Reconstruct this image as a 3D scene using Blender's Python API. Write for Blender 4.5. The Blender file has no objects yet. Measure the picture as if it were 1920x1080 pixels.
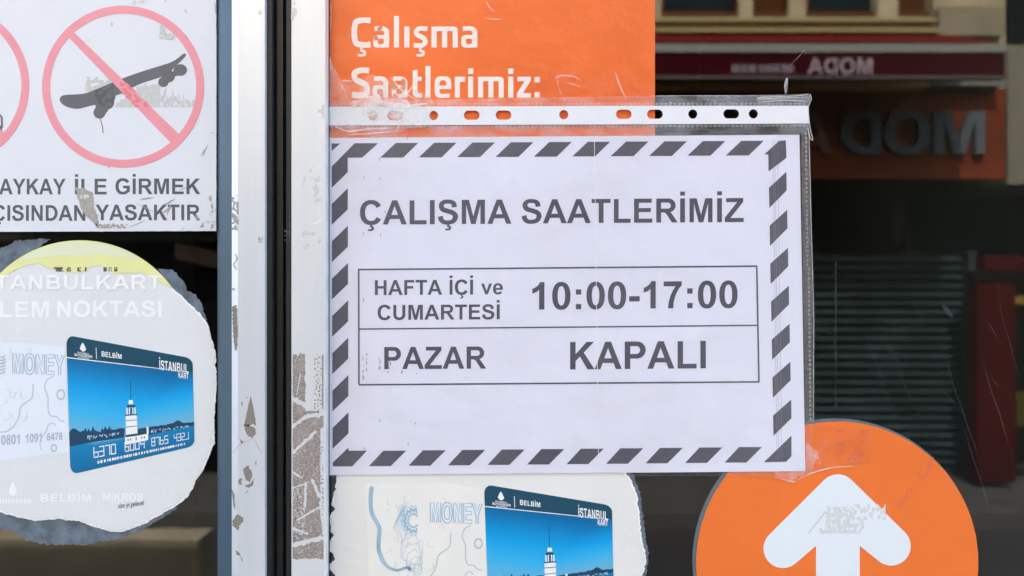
import bpy, math, random
from mathutils import Vector, noise
from mathutils.geometry import tessellate_polygon
random.seed(7)
SC = bpy.context.scene
COL = SC.collection
# ------------------------------------------------------------------ camera, sky, sun, exposure
D = 0.50                      # camera to glass, metres
S = 0.000333                  # metres per photo pixel on the glass plane
ZC = 1.45                     # camera height
LS = 5.0                      # glass to the facade across the street
cam = bpy.data.objects.new('camera', bpy.data.cameras.new('camera'))
COL.objects.link(cam)
cam.location = (0, -D, ZC)
cam.rotation_euler = (math.radians(90), 0, 0)
cam.data.sensor_width = 36
cam.data.lens = 36 * D / (1920 * S)
cam.data.clip_start = 0.01
cam.data.clip_end = 400
cam.data.dof.use_dof = True
cam.data.dof.focus_distance = D - 0.001
cam.data.dof.aperture_fstop = 7.5
SC.camera = cam
W = bpy.data.worlds.new("World"); SC.world = W; W.use_nodes = True
SUN_EL, SUN_AZ = 50.0, -10.0   # sun stands behind the shop we look at, lighting the far side of the street
sky = W.node_tree.nodes.new('ShaderNodeTexSky'); sky.sky_type = 'NISHITA'; sky.sun_disc = False
sky.sun_elevation = math.radians(SUN_EL); sky.sun_rotation = math.radians(SUN_AZ)
sky.dust_density = 3.0; sky.ozone_density = 0.6
hs_ = W.node_tree.nodes.new('ShaderNodeHueSaturation'); hs_.inputs['Saturation'].default_value = .86
W.node_tree.links.new(sky.outputs[0], hs_.inputs['Color']); W.node_tree.links.new(hs_.outputs[0], W.node_tree.nodes['Background'].inputs[0])
W.node_tree.nodes['Background'].inputs[1].default_value = 0.15
sl = bpy.data.lights.new('sun', 'SUN'); sl.energy = 2.2; sl.angle = math.radians(0.5); sl.color = (1, .95, .88)
so = bpy.data.objects.new('sun', sl); COL.objects.link(so)
sd = Vector((math.sin(math.radians(SUN_AZ)) * math.cos(math.radians(SUN_EL)), math.cos(math.radians(SUN_AZ)) * math.cos(math.radians(SUN_EL)), math.sin(math.radians(SUN_EL))))
so.rotation_euler = sd.to_track_quat('Z', 'Y').to_euler()
SC.view_settings.view_transform = 'Standard'
SC.view_settings.look = 'None'
SC.view_settings.exposure = 3.05
SC.view_settings.gamma = 1.0
SC.cycles.transparent_max_bounces = 32
SC.cycles.max_bounces = 10

# ------------------------------------------------------------------ helpers: materials
def lin(c):
    return tuple(((v / 255) / 12.92 if v / 255 <= .04045 else ((v / 255 + .055) / 1.055) ** 2.4) for v in c)
MATS = {}
def mat(name, rgb, rough=.6, metal=0, var=.0, vs=200, bump=0, bs=300, alpha=1, k=1.0, spec=.5, coat=0, vec=(1, 1, 1), mottle=None, ms=400, bd=.0005):
    """plain surface whose base colour drifts with noise; rgb in screen values"""
    if name in MATS: return MATS[name]
    m = bpy.data.materials.new(name); m.use_nodes = True
    nt = m.node_tree; N = nt.nodes; L = nt.links; b = N['Principled BSDF']
    c = [min(.88, v * k) for v in lin(rgb)]
    b.inputs['Base Color'].default_value = (*c, 1)
    b.inputs['Roughness'].default_value = rough
    b.inputs['Metallic'].default_value = metal
    b.inputs['Specular IOR Level'].default_value = spec
    b.inputs['Coat Weight'].default_value = coat
    b.inputs['Coat Roughness'].default_value = .15
    tc = N.new('ShaderNodeNewGeometry'); mp = N.new('ShaderNodeMapping'); mp.inputs['Scale'].default_value = vec
    L.new(tc.outputs['Position'], mp.inputs['Vector'])
    if var:
        n = N.new('ShaderNodeTexNoise'); n.inputs['Scale'].default_value = vs; n.inputs['Detail'].default_value = 5
        L.new(mp.outputs[0], n.inputs['Vector'])
        r = N.new('ShaderNodeMapRange'); r.inputs[1].default_value = .3; r.inputs[2].default_value = .7
        r.inputs[3].default_value = 1 - var; r.inputs[4].default_value = 1 + var
        L.new(n.outputs[0], r.inputs[0])
        v = N.new('ShaderNodeVectorMath'); v.operation = 'SCALE'; v.inputs[0].default_value = c
        L.new(r.outputs[0], v.inputs['Scale']); src = v.outputs[0]
        if mottle:
            n2 = N.new('ShaderNodeTexNoise'); n2.inputs['Scale'].default_value = ms; n2.inputs['Detail'].default_value = 8; n2.inputs['Roughness'].default_value = .7
            L.new(mp.outputs[0], n2.inputs['Vector'])
            r2 = N.new('ShaderNodeMapRange'); r2.inputs[1].default_value = .47; r2.inputs[2].default_value = .57
            L.new(n2.outputs[0], r2.inputs[0])
            mx = N.new('ShaderNodeMix'); mx.data_type = 'RGBA'
            L.new(r2.outputs[0], mx.inputs[0]); L.new(src, mx.inputs[6]); mx.inputs[7].default_value = (*lin(mottle), 1)
            src = mx.outputs[2]
        L.new(src, b.inputs['Base Color'])
    if bump:
        n = N.new('ShaderNodeTexNoise'); n.inputs['Scale'].default_value = bs; n.inputs['Detail'].default_value = 4
        L.new(mp.outputs[0], n.inputs['Vector'])
        bp = N.new('ShaderNodeBump'); bp.inputs['Strength'].default_value = bump; bp.inputs['Distance'].default_value = bd
        L.new(n.outputs[0], bp.inputs['Height']); L.new(bp.outputs[0], b.inputs['Normal'])
    if alpha < 1: b.inputs['Alpha'].default_value = alpha
    MATS[name] = m; return m

def film_mat(name, ior, haze, tint=(1, 1, 1), rough=.02, bump=0, bs=60, hazevar=0, hs=60, hcol=(1, 1, 1), vec=(1, 1, 1)):
    """thin clear sheet: lets light straight through, mirrors by Fresnel, scatters a little (haze)"""
    if name in MATS: return MATS[name]
    m = bpy.data.materials.new(name); m.use_nodes = True
    nt = m.node_tree; N = nt.nodes; L = nt.links
    for n in list(N):
        if n.type != 'OUTPUT_MATERIAL': N.remove(n)
    out = [n for n in N if n.type == 'OUTPUT_MATERIAL'][0]
    tr = N.new('ShaderNodeBsdfTransparent'); tr.inputs[0].default_value = (*tint, 1)
    gl = N.new('ShaderNodeBsdfGlossy'); gl.inputs['Roughness'].default_value = rough
    df = N.new('ShaderNodeBsdfDiffuse'); df.inputs[0].default_value = (*hcol, 1)
    fr = N.new('ShaderNodeFresnel'); fr.inputs[0].default_value = ior
    g = N.new('ShaderNodeNewGeometry')
    mp = N.new('ShaderNodeMapping'); mp.inputs['Scale'].default_value = vec
    L.new(g.outputs['Position'], mp.inputs['Vector'])
    ma = N.new('ShaderNodeMath'); ma.operation = 'SUBTRACT'; ma.inputs[0].default_value = 1; L.new(g.outputs['Backfacing'], ma.inputs[1])
    mb = N.new('ShaderNodeMath'); mb.operation = 'MULTIPLY'; L.new(fr.outputs[0], mb.inputs[0]); L.new(ma.outputs[0], mb.inputs[1])
    m1 = N.new('ShaderNodeMixShader'); m1.inputs[0].default_value = haze
    if hazevar:
        n = N.new('ShaderNodeTexNoise'); n.inputs['Scale'].default_value = hs; n.inputs['Detail'].default_value = 8; n.inputs['Roughness'].default_value = .65
        L.new(mp.outputs[0], n.inputs['Vector'])
        r = N.new('ShaderNodeMapRange'); r.inputs[1].default_value = .42; r.inputs[2].default_value = .72
        r.inputs[3].default_value = haze; r.inputs[4].default_value = haze + hazevar
        L.new(n.outputs[0], r.inputs[0]); L.new(r.outputs[0], m1.inputs[0])
    L.new(tr.outputs[0], m1.inputs[1]); L.new(df.outputs[0], m1.inputs[2])
    m2 = N.new('ShaderNodeMixShader'); L.new(mb.outputs[0], m2.inputs[0]); L.new(m1.outputs[0], m2.inputs[1]); L.new(gl.outputs[0], m2.inputs[2])
    if bump:
        n = N.new('ShaderNodeTexNoise'); n.inputs['Scale'].default_value = bs; n.inputs['Detail'].default_value = 3
        L.new(mp.outputs[0], n.inputs['Vector'])
        bp = N.new('ShaderNodeBump'); bp.inputs['Strength'].default_value = bump; bp.inputs['Distance'].default_value = .001
        L.new(n.outputs[0], bp.inputs['Height']); L.new(bp.outputs[0], gl.inputs['Normal']); L.new(bp.outputs[0], fr.inputs['Normal'])
    L.new(m2.outputs[0], out.inputs[0])
    MATS[name] = m; return m

def ramp_mat(name, stops, k=1.0, rough=.35, var=0.0):
    """printed picture: colour runs with the sheet's own v coordinate"""
    m = bpy.data.materials.new(name); m.use_nodes = True
    nt = m.node_tree; N = nt.nodes; L = nt.links; b = N['Principled BSDF']; b.inputs['Roughness'].default_value = rough
    uv = N.new('ShaderNodeUVMap'); uv.uv_map = 'UVMap'
    sp = N.new('ShaderNodeSeparateXYZ'); L.new(uv.outputs[0], sp.inputs[0])
    n = N.new('ShaderNodeTexNoise'); n.inputs['Scale'].default_value = 6; L.new(uv.outputs[0], n.inputs['Vector'])
    a = N.new('ShaderNodeMath'); a.operation = 'MULTIPLY_ADD'; a.inputs[1].default_value = var; L.new(n.outputs[0], a.inputs[0]); L.new(sp.outputs[1], a.inputs[2])
    r = N.new('ShaderNodeValToRGB'); L.new(a.outputs[0], r.inputs[0])
    e = r.color_ramp.elements
    while len(e) < len(stops): e.new(.5)
    for i, (p, c) in enumerate(stops):
        e[i].position = p
    for i, (p, c) in enumerate(stops):
        e[i].color = (*[v * k for v in lin(c)], 1)
    L.new(r.outputs[0], b.inputs['Base Color'])
    return m

# ------------------------------------------------------------------ helpers: geometry
def P(px, py, y=0.0):
    f = (D + y) / D
    return ((px - 960) * S * f, y, ZC + (540 - py) * S * f)
def ident(u, v): return (u, v)

class MB:
    def __init__(s): s.v = []; s.f = []; s.uv = []; s.mi = []
    def poly(s, loops, y, fmap=ident, thick=0, mi=0, w=None):
        """flat outline (first loop) with holes, on plane y; thick gives it real depth behind that plane"""
        if not isinstance(loops[0][0], (tuple, list)): loops = [loops]
        to = w or (lambda u, v, yy: P(*fmap(u, v), yy))
        base = len(s.v)
        flat = [p for l in loops for p in l]
        for (u, v) in flat:
            s.v.append(to(u, v, y)); s.uv.append((u, v))
        tris = tessellate_polygon([[Vector((p[0], p[1], 0)) for p in l] for l in loops])
        for t in tris: 
            a, b, c = [s.v[base + i] for i in t]
            nx = (b[2] - a[2]) * (c[0] - a[0]) - (b[0] - a[0]) * (c[2] - a[2])
            s.f.append(tuple(base + i for i in (t if nx < 0 else t[::-1]))); s.mi.append(mi)
        if thick:
            b2 = len(s.v)
            for (u, v) in flat:
                q = to(u, v, y); s.v.append((q[0], q[1] + thick, q[2])); s.uv.append((u, v))
            o = 0
            for l in loops:
                n = len(l)
                for i in range(n):
                    j = (i + 1) % n
                    s.f.append((base + o + i, base + o + j, b2 + o + j, b2 + o + i)); s.mi.append(mi)
                o += n
    def quadw(s, pts, mi=0):
        b = len(s.v); s.v += [tuple(p) for p in pts]; s.uv += [(0, 0)] * len(pts); s.f.append(tuple(range(b, b + len(pts)))); s.mi.append(mi)
    def box(s, x0, x1, y0, y1, z0, z1, mi=0, bev=0):
        if bev:
            # chamfered upright box: profile in x-y extruded along z
            s.prism([(x0 + bev, y0), (x1 - bev, y0), (x1, y0 + bev), (x1, y1 - bev), (x1 - bev, y1), (x0 + bev, y1), (x0, y1 - bev), (x0, y0 + bev)], z0, z1, mi); return
        c = [(x0, y0, z0), (x1, y0, z0), (x1, y1, z0), (x0, y1, z0), (x0, y0, z1), (x1, y0, z1), (x1, y1, z1), (x0, y1, z1)]
        for f in ((0, 1, 5, 4), (1, 2, 6, 5), (2, 3, 7, 6), (3, 0, 4, 7), (4, 5, 6, 7), (3, 2, 1, 0)):
            s.quadw([c[i] for i in f], mi)
    def prism(s, prof, z0, z1, mi=0):
        b = len(s.v); n = len(prof)
        for z in (z0, z1):
            for (x, y) in prof: s.v.append((x, y, z)); s.uv.append((0, 0))
        for i in range(n):
            j = (i + 1) % n; s.f.append((b + i, b + j, b + n + j, b + n + i)); s.mi.append(mi)
        s.f.append(tuple(b + i for i in range(n))[::-1]); s.f.append(tuple(b + n + i for i in range(n))); s.mi += [mi, mi]
    def strip(s, pts, wd, y, fmap=ident, closed=False, taper=False, w=None):
        n = len(pts)
        if n < 2: return
        L_, R_ = [], []
        for i in range(n):
            a = pts[(i - 1) % n] if (i or closed) else pts[i]; c = pts[(i + 1) % n] if (i < n - 1 or closed) else pts[i]
            dx, dy = c[0] - a[0], c[1] - a[1]; d = math.hypot(dx, dy) or 1
            ww = (wd[i] if isinstance(wd, (list, tuple)) else wd) / 2
            if taper: ww *= max(.12, math.sin(math.pi * (i + .15) / (n - .7)))
            L_.append((pts[i][0] - dy / d * ww, pts[i][1] + dx / d * ww)); R_.append((pts[i][0] + dy / d * ww, pts[i][1] - dx / d * ww))
        to = w or (lambda u, v, yy: P(*fmap(u, v), yy))
        b = len(s.v)
        for p in L_ + R_: s.v.append(to(p[0], p[1], y)); s.uv.append(p)
        for i in range(n if closed else n - 1):
            j = (i + 1) % n; s.f.append((b + i, b + j, b + n + j, b + n + i)); s.mi.append(0)
    def build(s, name, mats, parent=None):
        me = bpy.data.meshes.new(name); me.from_pydata(s.v, [], s.f)
        for m in (mats if isinstance(mats, (list, tuple)) else [mats]): me.materials.append(m)
        me.polygons.foreach_set('material_index', s.mi)
        u = me.uv_layers.new(name='UVMap')
        for l in me.loops: u.data[l.index].uv = s.uv[l.vertex_index]
        me.update()
        o = bpy.data.objects.new(name, me); COL.objects.link(o)
        if parent: o.parent = parent; o.matrix_parent_inverse = parent.matrix_world.inverted() if False else o.matrix_parent_inverse
        return o

def thing(name, label, cat, group=None, kind=None):
    o = bpy.data.objects.new(name, None); COL.objects.link(o); o.empty_display_size = .05
    return tag(o, label, cat, group, kind)
def tag(o, label=None, cat=None, group=None, kind=None):
    if label: o['label'] = label
    if cat: o['category'] = cat
    if group: o['group'] = group
    if kind: o['kind'] = kind
    return o
def catmull(pts, n=6, closed=False):
    out = []; N_ = len(pts)
    for i in range(N_ if closed else N_ - 1):
        g = lambda k: pts[k % N_] if closed else pts[max(0, min(N_ - 1, k))]
        a, b, c, d = g(i - 1), g(i), g(i + 1), g(i + 2)
        for j in range(n):
            t = j / n
            out.append(tuple(.5 * (2 * b[q] + (c[q] - a[q]) * t + (2 * a[q] - 5 * b[q] + 4 * c[q] - d[q]) * t * t + (3 * b[q] - a[q] - 3 * c[q] + d[q]) * t ** 3) for q in range(len(b))))
    if not closed: out.append(tuple(pts[-1]))
    return out
def circ(cx, cy, r, n=96, ry=None, a0=0, a1=360):
    ry = ry or r
    full = abs(a1 - a0) == 360
    return [(cx + r * math.cos(math.radians(a0 + (a1 - a0) * i / (n if full else n - 1))), cy + ry * math.sin(math.radians(a0 + (a1 - a0) * i / (n if full else n - 1)))) for i in range(n)]
def ragged(pts, amp, step=2.5, seed=0, closed=True, fr=.12):
    """add torn-paper roughness to an outline in photo pixels"""
    out = []; n = len(pts)
    for i in range(n if closed else n - 1):
        a, b = pts[i], pts[(i + 1) % n]; d = math.hypot(b[0] - a[0], b[1] - a[1]); k = max(1, int(d / step))
        nx, ny = (b[1] - a[1]) / (d or 1), -(b[0] - a[0]) / (d or 1)
        for j in range(k):
            x, y = a[0] + (b[0] - a[0]) * j / k, a[1] + (b[1] - a[1]) * j / k
            q = noise.noise(Vector((x * fr, y * fr, seed))) * amp + noise.noise(Vector((x * fr * 3.7, y * fr * 3.7, seed + 9))) * amp * .55
            out.append((x + nx * q, y + ny * q))
    return out
def cells(mb, x0, x1, y0, y1, fn, yp, st=1.0, fmap=ident):
    """irregular patch: the parts of a box where fn(px,py) is true, as merged little strips"""
    py = y0
    while py < y1:
        px = x0; run = None
        while px <= x1 + st:
            on = px < x1 and fn(px, py)
            if on and run is None: run = px
            if not on and run is not None:
                mb.quadw([P(*fmap(run, py + st), yp), P(*fmap(px, py + st), yp), P(*fmap(px, py), yp), P(*fmap(run, py), yp)]); run = None
            px += st
        py += st
def nz(x, y, f, s=0): return noise.noise(Vector((x * f, y * f, s)))
def fz(x, y, f, s=0): return noise.fractal(Vector((x * f, y * f, s)), .9, 2.1, 5)
def inside(p, poly):
    x, y = p; c = False; n = len(poly)
    for i in range(n):
        x1, y1 = poly[i]; x2, y2 = poly[i - 1]
        if (y1 > y) != (y2 > y) and x < (x2 - x1) * (y - y1) / (y2 - y1) + x1: c = not c
    return c

# ------------------------------------------------------------------ lettering (outlines drawn here, units of 1/1000 em, cap height 716)
def ring(cx, cy, rx, ry, wx, wy, a0=0, a1=360, n=40, e=.88):
    def pt(a, rx, ry):
        c, s_ = math.cos(a), math.sin(a)
        return (cx + rx * math.copysign(abs(c) ** e, c), cy + ry * math.copysign(abs(s_) ** e, s_))
    A = [math.radians(a0 + (a1 - a0) * i / n) for i in range(n + 1)]
    if abs(a1 - a0) == 360: return [[pt(a, rx, ry) for a in A[:-1]], [pt(a, rx - wx, ry - wy) for a in A[:-1]]]
    return [[pt(a, rx, ry) for a in A] + [pt(a, rx - wx, ry - wy) for a in A[::-1]]]
def arc(cx, cy, rx, ry, a0, a1, n=12): return [(cx + rx * math.cos(math.radians(a0 + (a1 - a0) * i / n)), cy + ry * math.sin(math.radians(a0 + (a1 - a0) * i / n))) for i in range(n + 1)]
class Stroke(list): pass
def stroke(pts, n=6):
    """centreline (x, y, width) grown into an outline"""
    q = catmull(pts, n); L_, R_ = [], []
    for i in range(len(q)):
        a = q[max(0, i - 1)]; c = q[min(len(q) - 1, i + 1)]; dx, dy = c[0] - a[0], c[1] - a[1]; d = math.hypot(dx, dy) or 1; w = q[i][2] / 2
        L_.append((q[i][0] - dy / d * w, q[i][1] + dx / d * w)); R_.append((q[i][0] + dy / d * w, q[i][1] - dx / d * w))
    return Stroke([L_ + R_[::-1]])
def rect(x0, y0, x1, y1): return [[(x0, y0), (x1, y0), (x1, y1), (x0, y1)]]
CED = lambda cx: stroke([(cx + 5, 5, 60), (cx - 8, -55, 60), (cx + 40, -78, 60), (cx + 52, -120, 66), (cx + 10, -158, 56), (cx - 60, -160, 48), (cx - 92, -152, 44)])
SP = [(523, 500, 150), (502, 600, 146), (425, 656, 122), (325, 668, 118), (215, 655, 124), (137, 585, 142), (142, 490, 146), (200, 428, 142), (330, 385, 138), (470, 335, 142), (543, 265, 150), (545, 180, 150), (480, 85, 130), (340, 50, 120), (205, 64, 126), (130, 135, 146), (100, 232, 148)]
F = {
 'A': (722, [[[(718, 0), (561, 0), (498, 163), (212, 163), (153, 0), (0, 0), (279, 716), (432, 716)], [(452, 284), (353, 550), (256, 284)]]]),
 'C': (722, [ring(378, 358, 332, 372, 152, 124, 30, 330)]),
 'G': (778, [ring(390, 358, 345, 372, 152, 124, 32, 318), [[(395, 388), (395, 267), (571, 267), (571, 60), (700, 100), (713, 110), (713, 388)]]]),
 'S': (667, [stroke(SP)]),
 'O': (778, [ring(390, 358, 345, 372, 152, 124)]),
 'D': (722, [[[(73, 0)] + arc(340, 358, 338, 358, -90, 90, 24) + [(73, 716)], [(218, 121)] + arc(325, 358, 202, 237, -90, 90, 24) + [(218, 595)]]]),
 'B': (722, [[[(73, 0)] + arc(440, 208, 228, 208, -90, 62) + arc(420, 530, 205, 186, -52, 90) + [(73, 716)], [(218, 122)] + arc(425, 208, 92, 86, -90, 90) + [(218, 294)], [(218, 416)] + arc(400, 505, 92, 89, -90, 90) + [(218, 594)]]]),
 'P': (667, [[[(73, 0), (218, 0), (218, 270)] + arc(400, 493, 226, 223, -90, 90, 16) + [(73, 716)], [(218, 392)] + arc(385, 493, 92, 101, -90, 90) + [(218, 594)]]]),
 'R': (722, [[[(73, 0), (218, 0), (218, 299)] + arc(440, 508, 214, 208, -90, 90, 16) + [(73, 716)], [(218, 414)] + arc(425, 505, 86, 90, -90, 90) + [(218, 595)]], [[(300, 303), (430, 330), (505, 300), (560, 235), (718, 0), (545, 0), (420, 190), (370, 262), (320, 296)]]]),
 'E': (667, [[[(73, 0), (73, 716), (604, 716), (604, 595), (218, 595), (218, 436), (577, 436), (577, 315), (218, 315), (218, 121), (618, 121), (618, 0)]]]),
 'F': (611, [[[(73, 0), (73, 716), (565, 716), (565, 595), (218, 595), (218, 425), (518, 425), (518, 304), (218, 304), (218, 0)]]]),
 'L': (611, [[[(77, 0), (77, 710), (221, 710), (221, 121), (580, 121), (580, 0)]]]),
 'I': (278, [rect(68, 0, 213, 716)]),
 'M': (833, [[[(71, 0), (71, 716), (287, 716), (417, 228), (545, 716), (762, 716), (762, 0), (628, 0), (628, 564), (486, 0), (347, 0), (205, 564), (205, 0)]]]),
 'N': (722, [[[(73, 0), (73, 716), (214, 716), (507, 238), (507, 716), (641, 716), (641, 0), (497, 0), (207, 467), (207, 0)]]]),
 'H': (722, [[[(73, 0), (73, 716), (218, 716), (218, 434), (501, 434), (501, 716), (646, 716), (646, 0), (501, 0), (501, 313), (218, 313), (218, 0)]]]),
 'K': (722, [[[(75, 0), (75, 716), (219, 716), (219, 398), (511, 716), (705, 716), (435, 437), (720, 0), (533, 0), (335, 335), (219, 216), (219, 0)]]]),
 'T': (611, [[[(234, 0), (234, 595), (21, 595), (21, 716), (590, 716), (590, 595), (378, 595), (378, 0)]]]),
 'V': (667, [[[(255, 0), (-1, 716), (156, 716), (337, 186), (513, 716), (667, 716), (411, 0)]]]),
 'Y': (667, [[[(262, 0), (262, 301), (0, 716), (169, 716), (338, 433), (503, 716), (670, 716), (407, 300), (407, 0)]]]),
 'Z': (611, [[[(19, 0), (19, 130), (390, 595), (61, 595), (61, 716), (574, 716), (574, 604), (187, 121), (589, 121), (589, 0)]]]),
 'U': (722, [rect(73, 280, 217, 716), rect(505, 280, 649, 716), ring(361, 280, 288, 292, 144, 126, 180, 360, 24)]),
 '0': (556, [ring(278, 353, 238, 366, 142, 112)]),
 '1': (556, [[[(393, 0), (256, 0), (256, 517), (185, 455), (79, 418), (79, 543), (150, 572), (232, 635), (282, 719), (393, 719)]]]),
 '7': (556, [[[(42, 579), (42, 706), (511, 706), (511, 606), (430, 505), (350, 340), (300, 150), (290, 0), (155, 0), (170, 150), (215, 320), (280, 470), (352, 579)]]]),
 '8': (556, [ring(278, 525, 205, 194, 120, 96), ring(278, 195, 232, 207, 132, 104)]),
 '9': (556, [ring(270, 480, 235, 239, 132, 110), stroke([(440, 480, 130), (430, 250, 130), (350, 90, 118), (250, 50, 110), (120, 110, 120)])]),
 '6': (556, [ring(286, 225, 235, 237, 132, 110), stroke([(116, 225, 130), (126, 450, 130), (206, 610, 118), (306, 660, 110), (436, 590, 120)])]),
 '4': (556, [[[(315, 0), (315, 145), (20, 145), (20, 265), (335, 719), (450, 719), (450, 265), (535, 265), (535, 145), (450, 145), (450, 0)], [(315, 265), (315, 505), (150, 265)]]]),
 ':': (333, [rect(98, 0, 238, 137), rect(98, 382, 238, 519)]),
 '.': (278, [rect(70, 0, 208, 137)]),
 '-': (333, [rect(35, 191, 310, 328)]),
 ' ': (278, []),
 'v': (556, [[[(210, 0), (1, 519), (146, 519), (272, 168), (400, 519), (541, 519), (334, 0)]]]),
 'e': (556, [ring(277, 260, 245, 272, 138, 98, 0, 325, 40), rect(120, 213, 519, 305)]),
}
F['Ç'] = (722, F['C'][1] + [CED(378)]); F['Ş'] = (667, F['S'][1] + [CED(340)])
F['İ'] = (278, F['I'][1] + [rect(68, 800, 213, 921)])
# rounded square display face of the orange poster (x height 490, cap 700)
def sq(cx, cy, rx, ry, wx, wy, a0=0, a1=360, n=40): return ring(cx, cy, rx, ry, wx, wy, a0, a1, n, .55)
CE2 = lambda cx: stroke([(cx + 5, 10, 62), (cx - 10, -60, 62), (cx + 10, -80, 62), (cx + 75, -105, 66), (cx + 70, -170, 66), (cx - 20, -184, 60), (cx - 100, -178, 60)], 4)
def arch(x0, x1, w=130): return [stroke([(x0, 200, w), (x0 + 6, 425, w), ((x0 + x1) / 2, 430, 0), (x1, 425, w), (x1, 200, w)])]
G2 = {
 'C': (560, [stroke([(530, 628, 138), (430, 640, 132), (300, 636, 134), (160, 600, 146), (112, 470, 146), (108, 350, 146), (112, 230, 146), (160, 100, 146), (300, 64, 134), (430, 60, 132), (530, 72, 138)])]),
 'S': (560, [stroke([(505, 628, 138), (400, 640, 132), (260, 634, 134), (130, 590, 146), (108, 510, 146), (150, 420, 140), (280, 362, 138), (410, 300, 140), (455, 200, 146), (430, 105, 146), (310, 64, 134), (180, 60, 132), (45, 76, 138)])]),
 'a': (510, [stroke([(75, 440, 104), (180, 446, 104), (300, 440, 106), (378, 385, 128), (388, 300, 128), (388, 0, 128)]), sq(235, 143, 200, 150, 122, 86), rect(325, 0, 452, 250)]),
 'l': (270, [rect(65, 0, 200, 740)]), 'ı': (270, [rect(65, 0, 200, 490)]),
 'i': (270, [rect(65, 0, 200, 490), rect(65, 555, 200, 680)]),
 's': (440, [stroke([(395, 436, 108), (300, 446, 104), (180, 440, 106), (108, 385, 120), (120, 310, 118), (220, 255, 112), (320, 200, 118), (336, 120, 124), (270, 56, 108), (160, 46, 104), (40, 56, 108)])]),
 'm': (800, [rect(60, 0, 195, 490), rect(335, 0, 470, 400), rect(610, 0, 745, 390), [[(195, 380), (195, 490), (640, 490), (700, 478), (735, 445), (745, 390), (610, 380), (590, 385), (470, 385), (335, 385)]]]),
 't': (360, [[[(85, 640), (85, 140)] + arc(190, 120, 105, 120, 180, 270, 8) + [(330, 0), (330, 100), (260, 100), (225, 115), (215, 150), (215, 390), (325, 390), (325, 490), (215, 490), (215, 650)]]]),
 'e': (520, [sq(262, 245, 222, 255, 130, 96, 0, 270, 30), rect(120, 200, 484, 285), [[(260, -8), (450, 0), (450, 92), (262, 88)]]]),
 'r': (350, [rect(60, 0, 195, 490), [[(195, 370), (195, 490), (335, 490), (335, 370)]]]),
 'z': (430, [[[(25, 0), (25, 95), (230, 385), (40, 385), (40, 490), (395, 490), (395, 395), (190, 105), (400, 105), (400, 0)]]]),
 ':': (270, [rect(65, 0, 205, 130), rect(65, 355, 205, 485)]), ' ': (230, []),
}
G2['Ç'] = (560, G2['C'][1] + [CE2(300)]); G2['ş'] = (440, G2['s'][1] + [CE2(215)])
SEG = {'a': (0, 700, 400, 700), 'b': (400, 700, 400, 350), 'c': (400, 350, 400, 0), 'd': (0, 0, 400, 0), 'e': (0, 0, 0, 350), 'f': (0, 350, 0, 700), 'g': (0, 350, 400, 350)}
G3 = {' ': (420, [])}
for ch, sg in {'6': 'fegcd', '3': 'abgcd', '7': 'abc', '0': 'abcdef', '9': 'abcgf', '8': 'abcdefg', '5': 'afgcd', '4': 'fgbc', '2': 'abged', '1': 'bcd'}.items():
    G3[ch] = (560, [rect(min(a, c) + 20, min(b, d) - 5, max(a, c) + 100, max(b, d) + 75) for a, b, c, d in (SEG[q] for q in sg)])
def text(mb, t, x0, x1, base, cap, y, slope=0, font=F, fmap=ident, capu=716., w=None, shear=0, track=0, outline=0, bold=1):
    adv = 0; pl = []
    for ch in t:
        a, parts = font[ch]; pl.append((adv, parts)); adv += a + track
    xs = [o + p[0] for o, parts in pl for poly_ in parts for l in poly_ for p in l]
    a, b = min(xs), max(xs); kx = (x1 - x0) / (b - a); ky = cap / capu
    k = 0
    for o, parts in pl:
        for poly_ in parts:
            tr = [[(x0 + (o + p[0] - a + p[1] * shear) * kx, base - p[1] * ky + slope * (o + p[0] - a) * kx) for p in l] for l in poly_]
            yy = y - (k % 3) * 6e-6; k += 1
            if outline:
                for l in tr: mb.strip(l, outline, yy, fmap, closed=True)
            elif isinstance(poly_, Stroke):
                h = len(tr[0]) // 2; A_, B_ = tr[0][:h], tr[0][h:][::-1]
                for i in range(h - 1): mb.poly([A_[i], A_[i + 1], B_[i + 1], B_[i]], yy - (i % 4) * 1.3e-6, fmap, w=w)
            else: mb.poly(tr, yy, fmap, w=w)

# ------------------------------------------------------------------ materials of the near things
K = 1.0
M_alu = mat('anodised_aluminium', (222, 227, 233), .36, .3, .05, 60, .2, 900, vec=(1, 1, .05))
M_alu_r = mat('anodised_aluminium_right', (226, 229, 232), .36, .25, .05, 60, .2, 900, vec=(1, 1, .05))
M_bead = mat('bead_blue_reflection', (64, 86, 102), .4, .1, .15, 60, .1, 800, vec=(1, 1, .1))  # the bead's blue reflection is put into its base colour
M_rub = mat('black_rubber', (34, 37, 39), .45, 0, .2, 150, .2, 1200, vec=(1, 1, .05))
M_rub2 = mat('dark_rubber', (20, 22, 24), .6, 0, .2, 150)
M_gask = mat('dark_gasket', (64, 66, 70), .5, 0, .2, 200, vec=(1, 1, .1))
M_res = mat('taupe_residue', (150, 139, 132), .8, 0, .16, 500, .6, 1500, mottle=(166, 155, 149), ms=900)
M_res2 = mat('grey_residue', (136, 128, 118), .8, 0, .15, 500, .6, 1500)
M_resd = mat('dark_residue', (108, 100, 95), .8, 0, .15, 900)  # darker squiggles and rims within the glue residue
M_paint = mat('white_paint_flake', (222, 219, 216), .6, 0, .04, 300)
M_glass = film_mat('door_glass', 1.78, .0, (.45, .48, .47), 0.0)
M_glassb = film_mat('door_glass_back', 1.0, .0, (.9, .93, .91), 0.0)
M_sign = mat('sign_white', (220, 223, 230), .35, 0, .02, 20, .1, 200)
M_ink = mat('faded_black_ink', (84, 87, 96), .45, 0, .05, 300)
M_blk = mat('pictogram_grey', (94, 97, 104), .4, 0, .05, 100)
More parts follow.
